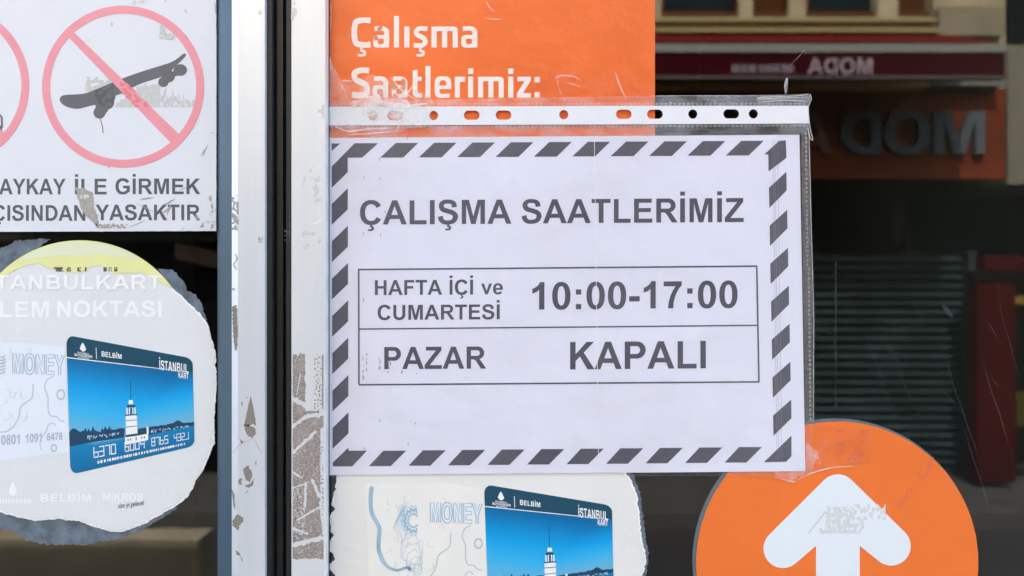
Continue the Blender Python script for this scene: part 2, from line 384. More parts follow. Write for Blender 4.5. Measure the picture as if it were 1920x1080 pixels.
M_red = mat('faded_red_ink', (233, 148, 160), .4, 0, .03, 60)
M_redd = mat('stronger_red_ink', (226, 124, 136), .4, 0, .05, 200)
M_wear = mat('worn_grey', (200, 199, 196), .8, 0, .08, 600)
M_weard = mat('worn_taupe', (168, 162, 153), .8, 0, .2, 900)
M_orange = mat('poster_orange', (254, 112, 52), .3, 0, .08, 9, .6, 30, bd=.002)
M_plet = mat('poster_white', (238, 226, 218), .4, 0, .04, 40)
M_paper = mat('white_office_paper', (228, 227, 240), .8, 0, .02, 9, 1.0, 11, bd=.005)
M_toner = mat('black_toner', (74, 73, 86), .55, 0, .06, 500)
M_tstripe = mat('streaky_toner', (78, 77, 90), .55, 0, .25, 1400, vec=(.25, 1, 1.6))
M_strip = mat('white_punch_strip', (230, 231, 235), .3, 0, .02, 40, .5, 60)
M_arrow = mat('sticker_orange', (254, 120, 52), .3, 0, .06, 9, .6, 25, bd=.002)
M_disc = mat('sticker_grey_under', (96, 108, 116), .6, 0, .1, 100)
M_dark = mat('sticker_dark_edge', (66, 60, 58), .6)
M_awh = mat('arrow_white', (230, 236, 242), .35, 0, .02, 30)
M_torn = mat('torn_sticker_paper', (221, 223, 224), .75, 0, .025, 18, .5, 120)
M_torn2 = mat('torn_sticker_paper_warm', (228, 227, 222), .75, 0, .03, 18, .6, 120)
M_fib = mat('torn_paper_fibre', (246, 246, 246), .9, 0, .06, 500, 1, 900)
M_grime = mat('sticker_glue_grime', (98, 110, 122), .8, 0, .35, 130, .8, 400)
M_yel = mat('faded_yellow', (226, 227, 158), .5, 0, .05, 30)
M_yelp = mat('pale_yellow', (222, 226, 196), .5, 0, .05, 30)
M_ghost = mat('ghost_white_print', (239, 242, 244), .6)
M_note = mat('banknote_paper', (226, 232, 241), .6, 0, .03, 40)
M_notew = mat('banknote_paper_warm', (234, 232, 225), .6, 0, .03, 40)
M_line = mat('pale_blue_line', (176, 190, 206), .6)
M_line2 = mat('grey_line', (196, 200, 205), .6)
M_chain = mat('blue_guilloche', (152, 192, 214), .6)
M_hi = mat('letter_fill', (224, 236, 245), .5)
M_head = mat('card_header', (30, 76, 98), .3)
M_wprint = mat('card_white_print', (240, 244, 246), .4)
M_land = mat('card_land', (22, 66, 98), .4, 0, .3, 1500)
M_land2 = mat('card_lights', (170, 205, 225), .4)
M_roofp = mat('card_tower_shade', (28, 72, 92), .4)
M_film = film_mat('clear_plastic_film', 1.5, .02, (.97, .97, .97), .08, .6, 28, .05, 14, vec=(1, 1, .35))
M_filmh = film_mat('hazy_plastic_edge', 1.45, .07, (.95, .95, .95), .2, .8, 160, .28, 110, (.93, .95, 1), vec=(.5, 1, 1))
M_filmw = film_mat('weld_seam_plastic', 1.45, .06, (.9, .88, .87), .25, .9, 500, .16, 500, (.9, .82, .80))
M_tape = film_mat('clear_tape', 1.45, .05, (.97, .97, .97), .12, .8, 90, .28, 60, (1, .96, .94))
M_highlight = film_mat('pale_highlight', 1.45, .4, (1, 1, 1), .1, .5, 200, .3, 300)  # glossy highlights along creases, painted as whitish haze
M_scr = film_mat('glass_scratch', 1.0, .015, (1, 1, 1), .3, 0, 1, .03, 50)

GY = -0.0001     # first sheet on the glass
# ------------------------------------------------------------------ the two leaves of the glass door
YS = -0.012
def wx(px, y=YS): return P(px, 0, y)[0]
ZB, ZT = .03, 2.28
def glass_pane(parent, x0, x1):
    m = MB(); m.quadw([(x0, 0, ZB + .06), (x1, 0, ZB + .06), (x1, 0, ZT - .06), (x0, 0, ZT - .06)])
    m.quadw([(x1, .008, ZB + .06), (x0, .008, ZB + .06), (x0, .008, ZT - .06), (x1, .008, ZT - .06)], 1)
    return m.build('glass_pane', [M_glass, M_glassb], parent)
left = thing('glass_door', 'left door leaf with glazing bead showing a blue reflection, carrying the white no skateboards sign', 'door', 'sliding glass door leaves')
xl0 = -1.10
m = MB()
m.prism([(wx(435, -.009), -.009), (wx(446), YS), (wx(496.3), YS), (wx(497), YS + .0006), (wx(497), .028), (wx(430), .028), (wx(430), -.0085)], ZB, ZT)
m.build('stile', M_alu, left)
m = MB(); m.prism([(wx(408, 0), -.0002), (wx(412, -.002), -.0022), (wx(433, -.0088), -.0088), (wx(435, -.009), -.0088), (wx(435, 0), .004), (wx(408, 0), .004)], ZB + .05, ZT - .05)
m.build('glazing_bead', M_bead, left)
m = MB(); m.box(xl0, xl0 + .05, -.010, .028, ZB, ZT, bev=.001); m.build('stile', M_alu, left)
m = MB(); m.box(xl0 + .05, wx(430), -.009, .026, ZB, ZB + .10); m.build('bottom_rail', M_alu, left)
m = MB(); m.box(xl0 + .05, wx(430), -.009, .026, ZT - .08, ZT); m.build('top_rail', M_alu, left)
m = MB()
m.prism([(wx(497.3), -.0085), (wx(506), -.0085), (wx(508), -.0075), (wx(508), .004), (wx(497.3), .004)], ZB, ZT)
m.prism([(wx(509), -.002), (wx(511), -.0035), (wx(523), -.0035), (wx(525), -.002), (wx(525), .010), (wx(509), .010)], ZB, ZT)
m.build('rubber_seal', M_rub, left)
glass_pane(left, xl0 + .04, wx(433, 0))
right = thing('glass_door', 'right door leaf with a broad taupe glue stain on its white stile, beside the orange poster', 'door', 'sliding glass door leaves')
xr1 = .62
m = MB(); m.prism([(wx(546), YS + .0006), (wx(546.8), YS), (wx(609), YS), (wx(610), YS + .0008), (wx(610), .028), (wx(546), .028)], ZB, ZT)
m.build('stile', M_alu_r, right)
m = MB(); m.box(xr1, xr1 + .05, YS, .028, ZB, ZT, bev=.001); m.build('stile', M_alu_r, right)
m = MB(); m.box(wx(610), xr1, -.009, .026, ZB, ZB + .10); m.build('bottom_rail', M_alu_r, right)
m = MB(); m.box(wx(610), xr1, -.009, .026, ZT - .08, ZT); m.build('top_rail', M_alu_r, right)
m = MB(); m.prism([(wx(610) + .0002, -.0035), (wx(612, -.003), -.0035), (wx(618, -.001), -.0006), (wx(618, 0), .003), (wx(610) + .0002, .003)], ZB + .10, ZT - .08)
m.build('glazing_gasket', M_gask, right)
m = MB(); m.prism([(wx(533), -.0085), (wx(535), -.0095), (wx(544), -.0095), (wx(545.6), -.0085), (wx(545.6), .010), (wx(533), .010)], ZB, ZT)
m.build('rubber_seal', M_rub, right)
gl = glass_pane(right, wx(611, 0), xr1)
m = MB(); m.box(wx(523, .02), wx(536, .02), .012, .03, ZB, ZT); m.build('inner_seal', M_rub2, left)
# small chip in the rubber, worn paint and glue left on the stiles
m = MB(); cells(m, 533, 545, 403, 452, lambda x, y: abs(nz(x, y, .12, 3)) < .1 and (y < 408 or y > 430 or x > 541), -.0096, 1); m.build('worn_spot', mat('rubber_chip', (70, 72, 74), .6), right)
YR = YS - .00005
def rs_mask(x, y):
    top = 664 + 10 * nz(x, 0, .2, 1)
    if x < 548.5 or x > 606 or y < top or y > 1047 + 3 * nz(x, 3, .1): return False
    if x > 572 + 8 * nz(0, y, .06) and y < 770 and x < 603: return nz(x, y, .35, 8) > .22 and x > 588
    if x > 600 and y > 800 and y < 970: return nz(x, y, .3, 5) > .25
    for (a, b, c, d, w) in WHITE:
        L2 = (c - a) ** 2 + (d - b) ** 2; t = max(0, min(1, ((x - a) * (c - a) + (y - b) * (d - b)) / L2))
        if math.hypot(x - a - t * (c - a), y - b - t * (d - b)) < w * (.7 + .8 * nz(x, y, .15, 2) + .3): return False
    v = abs(fz(x, y, .055, 4)); 
    if v < .024: return False
    if x < 572 and 910 < y < 1010: return abs(nz(x * .7, y, .25, 6)) > .07
    return nz(x, y, .5, 7) > -.52
WHITE = [(548, 748, 575, 760, 5), (575, 760, 606, 772, 4), (548, 800, 572, 782, 3), (572, 782, 606, 775, 4), (548, 850, 590, 810, 3), (548, 885, 565, 895, 2), (572, 905, 572, 950, 2.4), (548, 915, 575, 905, 1.5),
         (548, 1022, 606, 1008, 4), (556, 975, 600, 950, 1.8), (548, 990, 575, 1000, 2), (585, 900, 598, 930, 3), (563, 700, 556, 740, 1), (600, 940, 606, 1000, 2)]
m = MB(); cells(m, 548, 608, 655, 1052, rs_mask, YR, .75); m.build('glue_residue', M_res, right)
m = MB()
cells(m, 549, 606, 668, 1046, lambda x, y: rs_mask(x, y) and (.024 < abs(fz(x, y, .055, 4)) < .034 or abs(fz(x, y, .13, 24)) < .05 and nz(x, y, .03, 3) > -.1 or nz(x, y, .42, 17) > .55 or (x < 574 and 905 < y < 1010 and nz(x * .6, y, .3, 6) > .3)), YR - .00002, .75)
m.build('glue_residue_edge', M_resd, right)
m = MB()
for (x, y, w, h, t) in [(590, 345, 22, 36, .25), (583, 448, 18, 26, .3), (600, 206, 12, 18, .25), (553, 15, 10, 30, .3)]:
    cells(m, x - w, min(608, x + w), y - h, y + h, lambda a, b: ((a - x) / w) ** 2 + ((b - y) / h) ** 2 < 1 and fz(a, b, .07, 11) > t, YR, .75)
m.build('faint_smudge', mat('faint_smudge', (204, 203, 202), .7), right)
m = MB(); m.strip(catmull([(585, 420), (595, 417), (608, 411)]), 3.4, YR - .00003, taper=True); m.strip(catmull([(583, 330), (592, 314), (606, 309)]), 1.8, YR - .00003, taper=True); m.build('white_scratch', mat('white_scratch', (250, 250, 250), .5), right)
def blob(mb, pts, seed, amp=2, yp=YR): mb.poly(ragged(pts, amp, 1.5, seed, fr=.25), yp)
m = MB()
blob(m, [(438, 912), (450, 905), (449, 899), (458, 965 - 0), (455, 978), (447, 994), (436, 980)][:0] or [(437, 975), (441, 967), (447, 964), (451, 969), (457, 972), (454, 981), (449, 986), (447, 995), (441, 990), (436, 985)], 1)
blob(m, [(435, 575), (443, 572), (446, 610), (445, 650), (441, 660), (437, 630)], 2)
blob(m, [(434, 588 + 328), (439, 925), (441, 955), (438, 950)], 3, 1)
blob(m, [(470, 742), (474, 760), (478, 780), (480, 798), (474, 794), (466, 800), (458, 796), (463, 772)], 4, 1)
blob(m, [(457, 795), (466, 797), (479, 803), (479, 815), (473, 822), (465, 817), (459, 806)], 5)
blob(m, [(455, 880), (464, 873), (472, 882), (473, 892), (468, 905), (461, 900)], 6)
blob(m, [(447, 898), (454, 897), (453, 910), (448, 908)], 7); blob(m, [(466, 915), (458, 911), (470, 906), (476, 897), (474, 910)], 8, 1)
blob(m, [(448, 820), (455, 828), (460, 826), (452, 832)], 9, 1); blob(m, [(459, 925), (466, 918), (463, 924)], 10, .6)
blob(m, [(441, 1032), (448, 1036), (451, 1042), (444, 1041)], 11, 1); blob(m, [(450, 1041), (455, 1050), (454, 1053)], 12, .6)
blob(m, [(452, 755), (455, 752), (454, 762)], 13, .6); blob(m, [(461, 744), (465, 745), (463, 747)], 14, .5); blob(m, [(478, 865), (481, 864), (480, 875)], 15, .6)
m.build('glue_residue', M_res2, left)
m = MB()
cells(m, 434, 447, 366, 436, lambda x, y: nz(x, y, .16, 21) > .08 - (.25 if 380 < y < 420 else 0), YR + .0000, .75)
cells(m, 436, 447, 476, 505, lambda x, y: abs(x - 441 - 3 * math.sin(y * .25)) < 1.4, YR, .75)
cells(m, 434, 442, 540, 556, lambda x, y: nz(x, y, .2, 5) > .1, YR, .75)
cells(m, 484, 492, 444, 455, lambda x, y: abs(nz(x, y, .3, 2)) < .15, YR, .75); cells(m, 484, 491, 18, 27, lambda x, y: abs(nz(x, y, .3, 4)) < .12, YR, .75)
m.strip([(434, 850), (445, 838), (460, 828), (477, 821), (482, 835), (492, 852)], .8, YR)
m.build('paint_chip', mat('chip_grey', (168, 160, 154), .8, 0, .2, 900), left)
for o in (left, right): pass

# ------------------------------------------------------------------ scratches and dust on the right pane
m = MB()
for (a, b, c, d, w) in [(1765, 565, 1788, 602, 9), (1700, 540, 1740, 620, 2), (1640, 600, 1760, 860, 2), (1760, 640, 1850, 900, 2.5), (1830, 640, 1900, 860, 2.5), (1850, 600, 1875, 640, 3), (1600, 560, 1700, 840, 2), (1868, 560, 1915, 720, 2), (1740, 700, 1820, 790, 2), (1660, 640, 1700, 700, 3), (1800, 780, 1870, 1000, 2), (1850, 700, 1880, 730, 2)]:
    n = 14; pts = [(a + (c - a) * i / n + 5 * nz(i, a, .3), b + (d - b) * i / n + 3 * nz(i, b, .4)) for i in range(n + 1)]
    m.strip(pts, w, GY, taper=True)
m.strip([(1567, 490), (1567, 770)], 3, GY)
m.build('scratch', M_scr, gl)

# ------------------------------------------------------------------ no skateboards sign
sign = thing('warning_sign', 'white rectangular sign with two pale red prohibition rings, one crossing out a skateboard', 'sign')
ys = -.0016
m = MB(); m.poly(ragged([(-330, -4), (405, -4), (405.5, 120), (405, 433), (-330, 436)], .5, 6, 3), ys, thick=.0014); m.build('panel', M_sign, sign)
yi = ys - .00006
def prohib(cx, cy):
    m = MB()
    m.poly([circ(cx, cy, 152, 120), circ(cx, cy, 137, 120)], yi - .00006)
    d = 11 / math.sqrt(2); q = 101
    m.poly([(cx - q - d + 6, cy - q + d), (cx - q + d, cy - q - d + 6), (cx + q + d, cy + q - d), (cx + q - d, cy + q + d)], yi - .00009)
    return m.build('prohibition_ring', M_red, sign)
prohib(231, 162.5); prohib(-97, 160)
cs = 1 / 2.4545
deck = [(275, 455), (285, 441), (310, 436), (355, 434), (400, 427), (480, 395), (560, 362), (650, 330), (740, 302), (785, 287), (815, 270), (840, 250), (852, 246), (856, 253), (843, 271), (815, 298), (800, 312), (790, 330), (795, 345), (770, 350), (740, 355), (700, 368), (640, 388), (560, 430), (524, 446), (524, 480), (505, 500), (478, 480), (448, 482), (430, 484), (405, 490), (365, 500), (335, 499), (305, 490), (285, 477), (277, 466)]
m = MB(); m.poly([(x * cs, y * cs) for x, y in catmull(deck, 3, True)], yi - .00001)
for i, (x, y, rx, ry) in enumerate([(490, 440, 42, 46), (497, 470, 29, 32), (458, 518, 28, 28), (830, 322, 31, 27), (752, 378, 24, 23), (775, 352, 30, 28)]):
    m.poly(circ(x * cs, y * cs, rx * cs, 32, ry * cs), yi - .00002 - i * 4e-6)
m.poly([(x * cs, y * cs) for x, y in [(440, 480), (480, 470), (500, 505), (480, 530), (440, 505)]], yi - .000050)
m.poly([(x * cs, y * cs) for x, y in [(790, 335), (812, 310), (830, 345), (800, 352)]], yi - .000054)
m.strip([(x * cs, y * cs) for x, y in [(462, 545), (467, 565), (472, 585), (475, 612)]], 1.6, yi - .000056)
m.build('skateboard_pictogram', M_blk, sign)
m = MB(); m.poly([(-150, 140), (-60, 60), (-62, 205), (-22, 232), (4, 236), (4, 246), (-80, 246), (-150, 246)], yi - .00001)
m.strip([(-9, 223), (-2, 212), (3, 220), (4, 240)], 4, yi - .00003); m.build('shoe_pictogram', M_blk, sign)
m = MB()
for t, a, b, base in [('KAYKAY', -25, 123, 364.5), ('İLE', 140.5, 200, 364.5), ('GİRMEK', 216.5, 375.5, 364), ('AÇISINDAN', -42, 160, 414), ('YASAKTIR', 179, 375.5, 413)]:
    text(m, t, a, b, base, 29.3, yi)
m.build('lettering', M_ink, sign)
# abraded patches on the sign
yw = yi - .00013
patch = lambda x0, y0, x1, y1: (lambda x, y: x0 < x < x1 and y0 < y < y1)
def w1(x, y):
    if y > 200.5: return False
    if 160 < x < 215 and y > 144: 
        return nz(x, y, .13, 2) + (.35 if y > 150 else 0) > .1 and y < 203 - (x - 160) * .9 + (20 if x > 185 else 0) and y < 182 - (x - 160) * .35
    if x >= 208 and x < 300: return y > 205 - (x - 205) * .78 + 6 * nz(x, y, .2, 4) and y > 158 + 6 * nz(x, 1, .2) 
    if 300 <= x < 350: return y > 166 + (x - 300) * .35 + 22 * nz(x, 1, .16, 9) and nz(x * 1.6, y * .4, .25, 5) > -.12
    if 350 <= x < 370: return y > 190 + 14 * nz(x, 1, .3, 9)
    return False
m = MB(); cells(m, 158, 370, 142, 201, w1, yi - .000004, .8)
cells(m, 299, 327, 47, 74, lambda x, y: (abs(x - 304) < 5 and y < 70 or abs(y - 68) < 6) and nz(x, y, .25, 3) > -.1, yw, .8)
for bx in [(248, 1, 272, 9), (163, 38, 168, 45), (163, 70, 168, 78)]: cells(m, bx[0], bx[2], bx[1], bx[3], lambda x, y: nz(x, y, .3, 8) > .1, yw, .8)
cells(m, 376, 404, 366, 430, lambda x, y: fz(x, y, .09, 12) > .38, yw, .8)
m.build('worn_patch', M_wear, sign)
m = MB()
t1 = [(140, 352), (160, 352), (172, 362), (176, 384), (180, 400), (186, 416), (180, 424), (170, 412), (157, 400), (148, 380), (145, 364)]
t1r = ragged(t1, 3, 2, 5)
cells(m, 138, 190, 350, 430, lambda x, y: inside((x, y), t1r) and not (150 < x < 166 and 364 < y < 372 and nz(x, y, .3) > -.2), yw, .8)
cells(m, 180, 240, 416, 430, lambda x, y: y > 420 + 4 * nz(x, 0, .2) and nz(x, y, .2, 6) > -.2 and y < 428, yw, .8)
for s_, a in enumerate([(240, 428, 275, 412), (262, 374, 288, 370), (334, 358, 352, 350), (306, 385, 330, 372), (312, 404, 322, 380), (302, 402, 320, 388), (255, 380, 290, 398), (380, 294, 390, 268), (376, 292, 384, 280), (345, 17, 352, 25), (308, 3, 312, 0), (209, 40, 210, 50), (205, 312, 203, 314), (395, 249, 400, 250), (403, 2, 404, 26), (347, 66, 352, 70)]):
    m.strip([(a[0] + (a[2] - a[0]) * i / 8 + 2 * nz(i, s_, .7), a[1] + (a[3] - a[1]) * i / 8 + 2 * nz(i, s_ + 9, .7)) for i in range(9)], 3.2 if s_ in (3, 4, 5, 1) else 1.6, yw - s_ * 2e-6, taper=True)
cells(m, 335, 404, 402, 430, lambda x, y: fz(x * 1.3, y * .6, .1, 31) > .42, yw, .8); cells(m, 385, 402, 366, 402, lambda x, y: fz(x * 1.3, y * .6, .1, 33) > .4, yw - .00001, .8)
m.build('scratch', M_weard, sign)
m = MB(); cells(m, 225, 292, 154, 201, lambda x, y: abs((x - 231) - (y - 162.5)) < 15 and nz(x, y, .13, 14) > .02, yw - .00002, .8); m.build('darker_red_patch', M_redd, sign)
m = MB(); cells(m, 176, 214, 160, 203, lambda x, y: inside((x / cs, y / cs), deck) or math.hypot(x - 200, y - 184) < 17) if False else None
cells(m, 178, 212, 158, 202, lambda x, y: (math.hypot(x - 200, y - 186) < 16 or inside((x / cs, y / cs), deck)) and nz(x, y, .12, 4) > -.02, yi - .0000575, .8); m.build('darker_ink_patch', mat('darker_ink', (84, 85, 88), .6), sign)

# ------------------------------------------------------------------ torn round card stickers
def card_sticker(label, outline, grime, dx, dy, warm, full):
    root = thing('round_sticker', label, 'sticker', 'torn round stickers showing a blue travel card')
    y0 = -.0009
    T = lambda u, v: (u + dx, v + dy)
    mp_ = M_torn2 if warm else M_torn
    for i, g in enumerate(grime):
        m = MB(); m.poly(ragged(g, 3, 2, 20 + i, fr=.2), GY - .0001 - .00003 * i, thick=.0001); m.build('glue_patch', M_grime, root)
    edge = ragged(outline, 3 if warm else 1.8, 2, 5, fr=.14)
    m = MB(); m.poly(edge, y0 + .0002, thick=.0006); m.build('torn_rim', M_fib, root)
    cx = sum(p[0] for p in edge) / len(edge); cy = sum(p[1] for p in edge) / len(edge)
    inn = []
    for (x, y) in edge:
        d = math.hypot(x - cx, y - cy); q = 2.2 + 2.5 * (nz(x, y, .12, 3) + .4); inn.append((x - (x - cx) / d * q, y - (y - cy) / d * q))
    m = MB(); m.poly(inn, y0, thick=.0002); m.build('paper_face', mp_, root)
    ya = y0 - .00006
    if full:
        # surviving slice of the printed yellow rim above the tear
        top = circ(150, 663, 212, 60, a0=232, a1=325) 
        tear = [(322, 540), (300, 528), (285, 522), (262, 508), (262, 512), (215, 513), (190, 498), (170, 500), (150, 512), (120, 510), (90, 502), (70, 493), (50, 497), (20, 510)]
        arc_ = [p for p in circ(150, 663, 212.5, 120, a0=215, a1=325)]
        m = MB(); m.poly(arc_ + ragged(tear, 1.2, 2, 8, closed=False, fr=.2) + [(-24, 541)], ya - .0001, thick=.00008); yo = m.build('yellow_rim', M_yel, root)
        m = MB(); a2 = circ(150, 664, 210, 80, a0=232, a1=302); b2 = [(262, 486), (230, 481), (190, 476), (150, 479), (100, 480), (60, 484), (25, 492)]
        m.poly(a2 + b2, ya - .00013); m.build('pale_band', M_yelp, yo)
        m = MB()
        for i, (a, b) in enumerate([(101, 119), (125, 133), (145, 152), (159, 162), (194, 200), (204, 209), (214, 220)]):
            cells(m, a, b, 501, 509, lambda x, y: nz(x, y, .25, i) > -.25, ya - .00015, 1)
        m.build('dark_lettering_scrap', mat('dark_print_scrap', (86, 88, 74), .6), yo)
        m = MB(); text(m, 'İSTANBULKART', -50, 303, 543, 27, ya - .00017, font=F); text(m, 'İŞLEM', -45, 92, 595, 30, ya); text(m, 'NOKTASI', 107, 303, 594, 30, ya)
        m.build('ghost_lettering', M_ghost, root)
        m = MB(); text(m, 'BELBİM', 76, 171, 941, 15, ya); text(m, 'MİKROS', 193, 268, 939, 14, ya)
        m.poly(catmull([(24, 904), (30, 916), (31, 924), (24, 930), (17, 924), (18, 915)], 4, True), ya)
        for x in range(0, 56, 5): m.poly([(x, 936), (x + 3, 936), (x + 3, 944), (x, 944)], ya)
        m.build('ghost_logo', M_ghost, root)
        c = bpy.data.curves.new('script', 'FONT'); c.body = 'size iyi gelecek'; c.shear = .35; c.offset = .012; c.resolution_u = 3
        o = bpy.data.objects.new('slogan', c); COL.objects.link(o)
        me = bpy.data.meshes.new_from_object(o.evaluated_get(bpy.context.evaluated_depsgraph_get())); bpy.data.objects.remove(o)
        xs = [v.co.x for v in me.vertices]; x0_, x1_ = min(xs), max(xs)
        for v in me.vertices:
            u = 221 + (v.co.x - x0_) / (x1_ - x0_) * 50; w_ = 953 - v.co.y * 13 - (u - 221) * .13
            v.co = P(u, w_, ya)
        me.materials.clear(); me.materials.append(mat('script_ink', (70, 74, 80), .6))
        o = bpy.data.objects.new('script_lettering', me); COL.objects.link(o); o.parent = root
    # banknote picture
    nb = M_notew if warm else M_note
    nt_ = [(-60, 640), (-20, 641), (45, 643), (120, 650), (131, 848), (80, 853), (20, 862), (-60, 872)] if not warm else [(-97, 629), (60, 627), (124, 640), (131, 848), (80, 853), (20, 862), (-90, 872)]
    m = MB(); m.poly(nt_, ya, T); note = m.build('banknote_picture', nb, root)
    yb = ya - .00005
    m = MB()
    fl = lambda cx, cy, r, n, a=.2, ph=0: [(cx + (r * (1 + a * math.cos(n * t))) * math.cos(t + ph), cy + 1.25 * (r * (1 + a * math.cos(n * t))) * math.sin(t + ph)) for t in [i * math.tau / 120 for i in range(120)]]
    def clipn(pts): return [p for p in pts if p[0] < 122 + (p[1] - 640) * .035 and p[1] < 848]
    m.strip(clipn(catmull([(100, 706), (88, 713), (84, 727), (90, 745), (90, 765), (94, 779), (106, 781), (112, 788), (121, 790)], 5)), 1.8, yb, T)
    m.strip(clipn(catmull([(78, 845), (75, 828), (82, 815), (88, 806), (90, 798), (98, 793), (105, 798)], 5)), 1.5, yb, T)
    m.strip(clipn(fl(114, 740, 7, 12, .16)), 1.8, yb - 1e-5, T)
    m.strip(clipn(fl(101, 840, 5, 12, .16)), 1.5, yb - 1e-5, T)
    text(m, 'MONEY', 24, 121, 700, 37, yb - 2e-5, slope=.03, fmap=T, outline=2.4, track=-30)
    m.build('banknote_outline', M_line, note)
    m = MB(); text(m, 'MONEY', 25, 120, 699.5, 36, yb - 1.2e-5, slope=.03, fmap=T, track=-30); m.build('money_lettering', M_hi, note)
    m = MB(); random.seed(3)
    for i in range(16 if not warm else 22):
        x = random.uniform(-70 if warm else 2, 60); y = random.uniform(655, 800); r = random.uniform(3, 9); a = random.uniform(0, 6)
        m.strip([(x + r * math.cos(a + t * .5) * (1 - t * .06), y + r * math.sin(a + t * .5)) for t in range(random.randint(4, 9))], .8, yb - 1e-6 * i, T)
    m.strip(catmull([(62, 720), (60, 745), (45, 757), (38, 765), (34, 785), (20, 805), (0, 810), (-20, 800)], 5), 2.5, yb - 3e-5, T)
    m.build('faint_engraving', M_line2, note)
    m = MB()
    if warm:
        cl = catmull([(-86, 635), (-88, 660), (-85, 685), (-72, 710), (-73, 735), (-72, 755), (-60, 780), (-40, 790), (-20, 785), (-14, 790)], 10)
        for s_ in (-3.4, 3.4): m.strip([(x + s_, y) for x, y in cl], 1.1, yb - 4e-5, T)
        for i in range(0, len(cl) - 1, 1): m.poly([circ(cl[i][0], cl[i][1], 2.7, 10), circ(cl[i][0], cl[i][1], 1.7, 10)], yb - 4.4e-5 - (i % 2) * 4e-6, T)
        pts = fl(-8, 697, 16, 14, .12); m.strip([p for p in pts if p[0] < 0], 3.2, yb - 5e-5, T); pts = fl(-8, 697, 10, 14, .12); m.strip([p for p in pts if p[0] < 0], 2, yb - 5e-5, T)
    else:
        for k in range(6): m.strip([(-4 + 14 * math.sin(t * .35), 668 + k * 6 + 2 * math.sin(t)) for t in range(9)], 1.2, yb - 5e-5 - k * 3e-6, T)
    if warm:
        for k in range(7): m.strip([(-40 + k * 3 + 5 * math.sin(t * .45 + k * .5), 668 + t * 4.2) for t in range(12 + (k % 3) * 3)], .8, yb - 5.6e-5 - k * 2e-6, T)
        pts = fl(-8, 697, 21, 18, .09); m.strip([p for p in pts if p[0] < 0], 1.1, yb - 5e-5, T)
        for k in range(5): m.strip(fl(-12 + k * 3, 752 + k * 9, 20 - 3 * k, 5 + k, .1, k), .7, yb - 7e-5 - k * 2e-6, T, closed=True)
    m.build('blue_guilloche', M_chain if warm else M_line, note)
    if full:
        m = MB(); text(m, '0801', 2, 37, 834, 18, yb - 6e-5, slope=-.06, fmap=T, font=dict(F)); text(m, '1091', 48, 78, 830, 16, yb - 6e-5, slope=-.06, fmap=T); text(m, '6478', 88, 117, 826, 14, yb - 6e-5, slope=-.06, fmap=T)
        m.build('serial_number', mat('serial_ink', (170, 184, 200), .6), note)
    # the blue card, printed in perspective
    q = [(124, 628), (361, 672), (365, 836), (132, 890)] if not warm else [(124.5, 629), (364.5, 669), (368, 832), (134, 886)]
    def cm(u, v):
        a = (q[0][0] + (q[1][0] - q[0][0]) * u, q[0][1] + (q[1][1] - q[0][1]) * u); b = (q[3][0] + (q[2][0] - q[3][0]) * u, q[3][1] + (q[2][1] - q[3][1]) * u)
        return (a[0] + (b[0] - a[0]) * v + dx, a[1] + (b[1] - a[1]) * v + dy)
    rr = lambda x0, y0, x1, y1, rx, ry: circ(x1 - rx, y0 + ry, rx, 8, ry, -90, 0) + circ(x1 - rx, y1 - ry, rx, 8, ry, 0, 90) + circ(x0 + rx, y1 - ry, rx, 8, ry, 90, 180) + circ(x0 + rx, y0 + ry, rx, 8, ry, 180, 270)
    m = MB()
    m.poly(rr(0, 0, 1, 1, .06, .07), ya - .0001, cm)
    card = m.build('card_picture', CARDM, root)
    yc = ya - .00013
    m = MB(); m.poly([p for p in rr(0.001, 0.001, .999, .6, .06, .07) if p[1] < .2] + [(.999, .16), (.001, .16)][:0] + [], yc, cm) if False else None
    top = circ(.06, .07, .0595, 8, .0695, 180, 270) + circ(.94, .07, .0595, 8, .0695, 270, 360) + [(.9995, .16), (.0005, .16)]
    m.poly(top, yc, cm); m.build('card_header', M_head, card)
    m = MB(); yd = yc - .00004
    m.poly([(0, .158), (.97, .158), (.97, .165), (0, .165)], yd, cm)
    m.poly([(.233, .055), (.238, .055), (.238, .145), (.233, .145)], yd, cm)
    m.poly(catmull([(.13, .035), (.15, .07), (.153, .085), (.13, .103), (.107, .085), (.11, .07)], 4, True), yd, cm)
    text(m, 'İSTANBUL', .085, .18, .121, .012, yd, fmap=cm); text(m, 'BÜYÜKŞEHİR'.replace('Ü', 'U'), .062, .205, .142, .018, yd, fmap=cm); text(m, 'BELEDİYESİ', .09, .175, .155, .009, yd, fmap=cm)
    text(m, 'BELBİM', .278, .437, .119, .042, yd, fmap=cm)
    text(m, 'İSTANBUL', .735, .965, .172, .096, yd, fmap=cm); text(m, 'KART', .885, .965, .238, .062, yd - 1e-5, fmap=cm)
    if full:
        text(m, '6370', .19, .37, .915, .085, yd - .00003, fmap=cm, font=G3, capu=775); text(m, '6009', .44, .60, .915, .085, yd - .00003, fmap=cm, font=G3, capu=775)
        text(m, '8765', .655, .79, .912, .082, yd - .00003, fmap=cm, font=G3, capu=775); text(m, '4321', .835, .955, .91, .08, yd - .00003, fmap=cm, font=G3, capu=775)
        random.seed(5); u = .22
        while u < .93:
            w_ = random.uniform(.006, .018); m.poly([(u, .942), (u + w_, .942), (u + w_, .965), (u, .965)], yd, cm); u += w_ + random.uniform(.004, .012)
    m.build('card_lettering', M_wprint, card)
    m = MB(); random.seed(11)
    tp = [(0, .70)]; u = 0
    while u < .44: u += .012; tp.append((u, .735 - .028 * (nz(u, 0, 18) + .9) - (.03 if random.random() < .15 else 0) - .03 * math.exp(-((u - .06) / .06) ** 2)))
    tp += [(.44, .79), (.2, .79), (0, .80)]
    m.poly(tp, yc, cm)
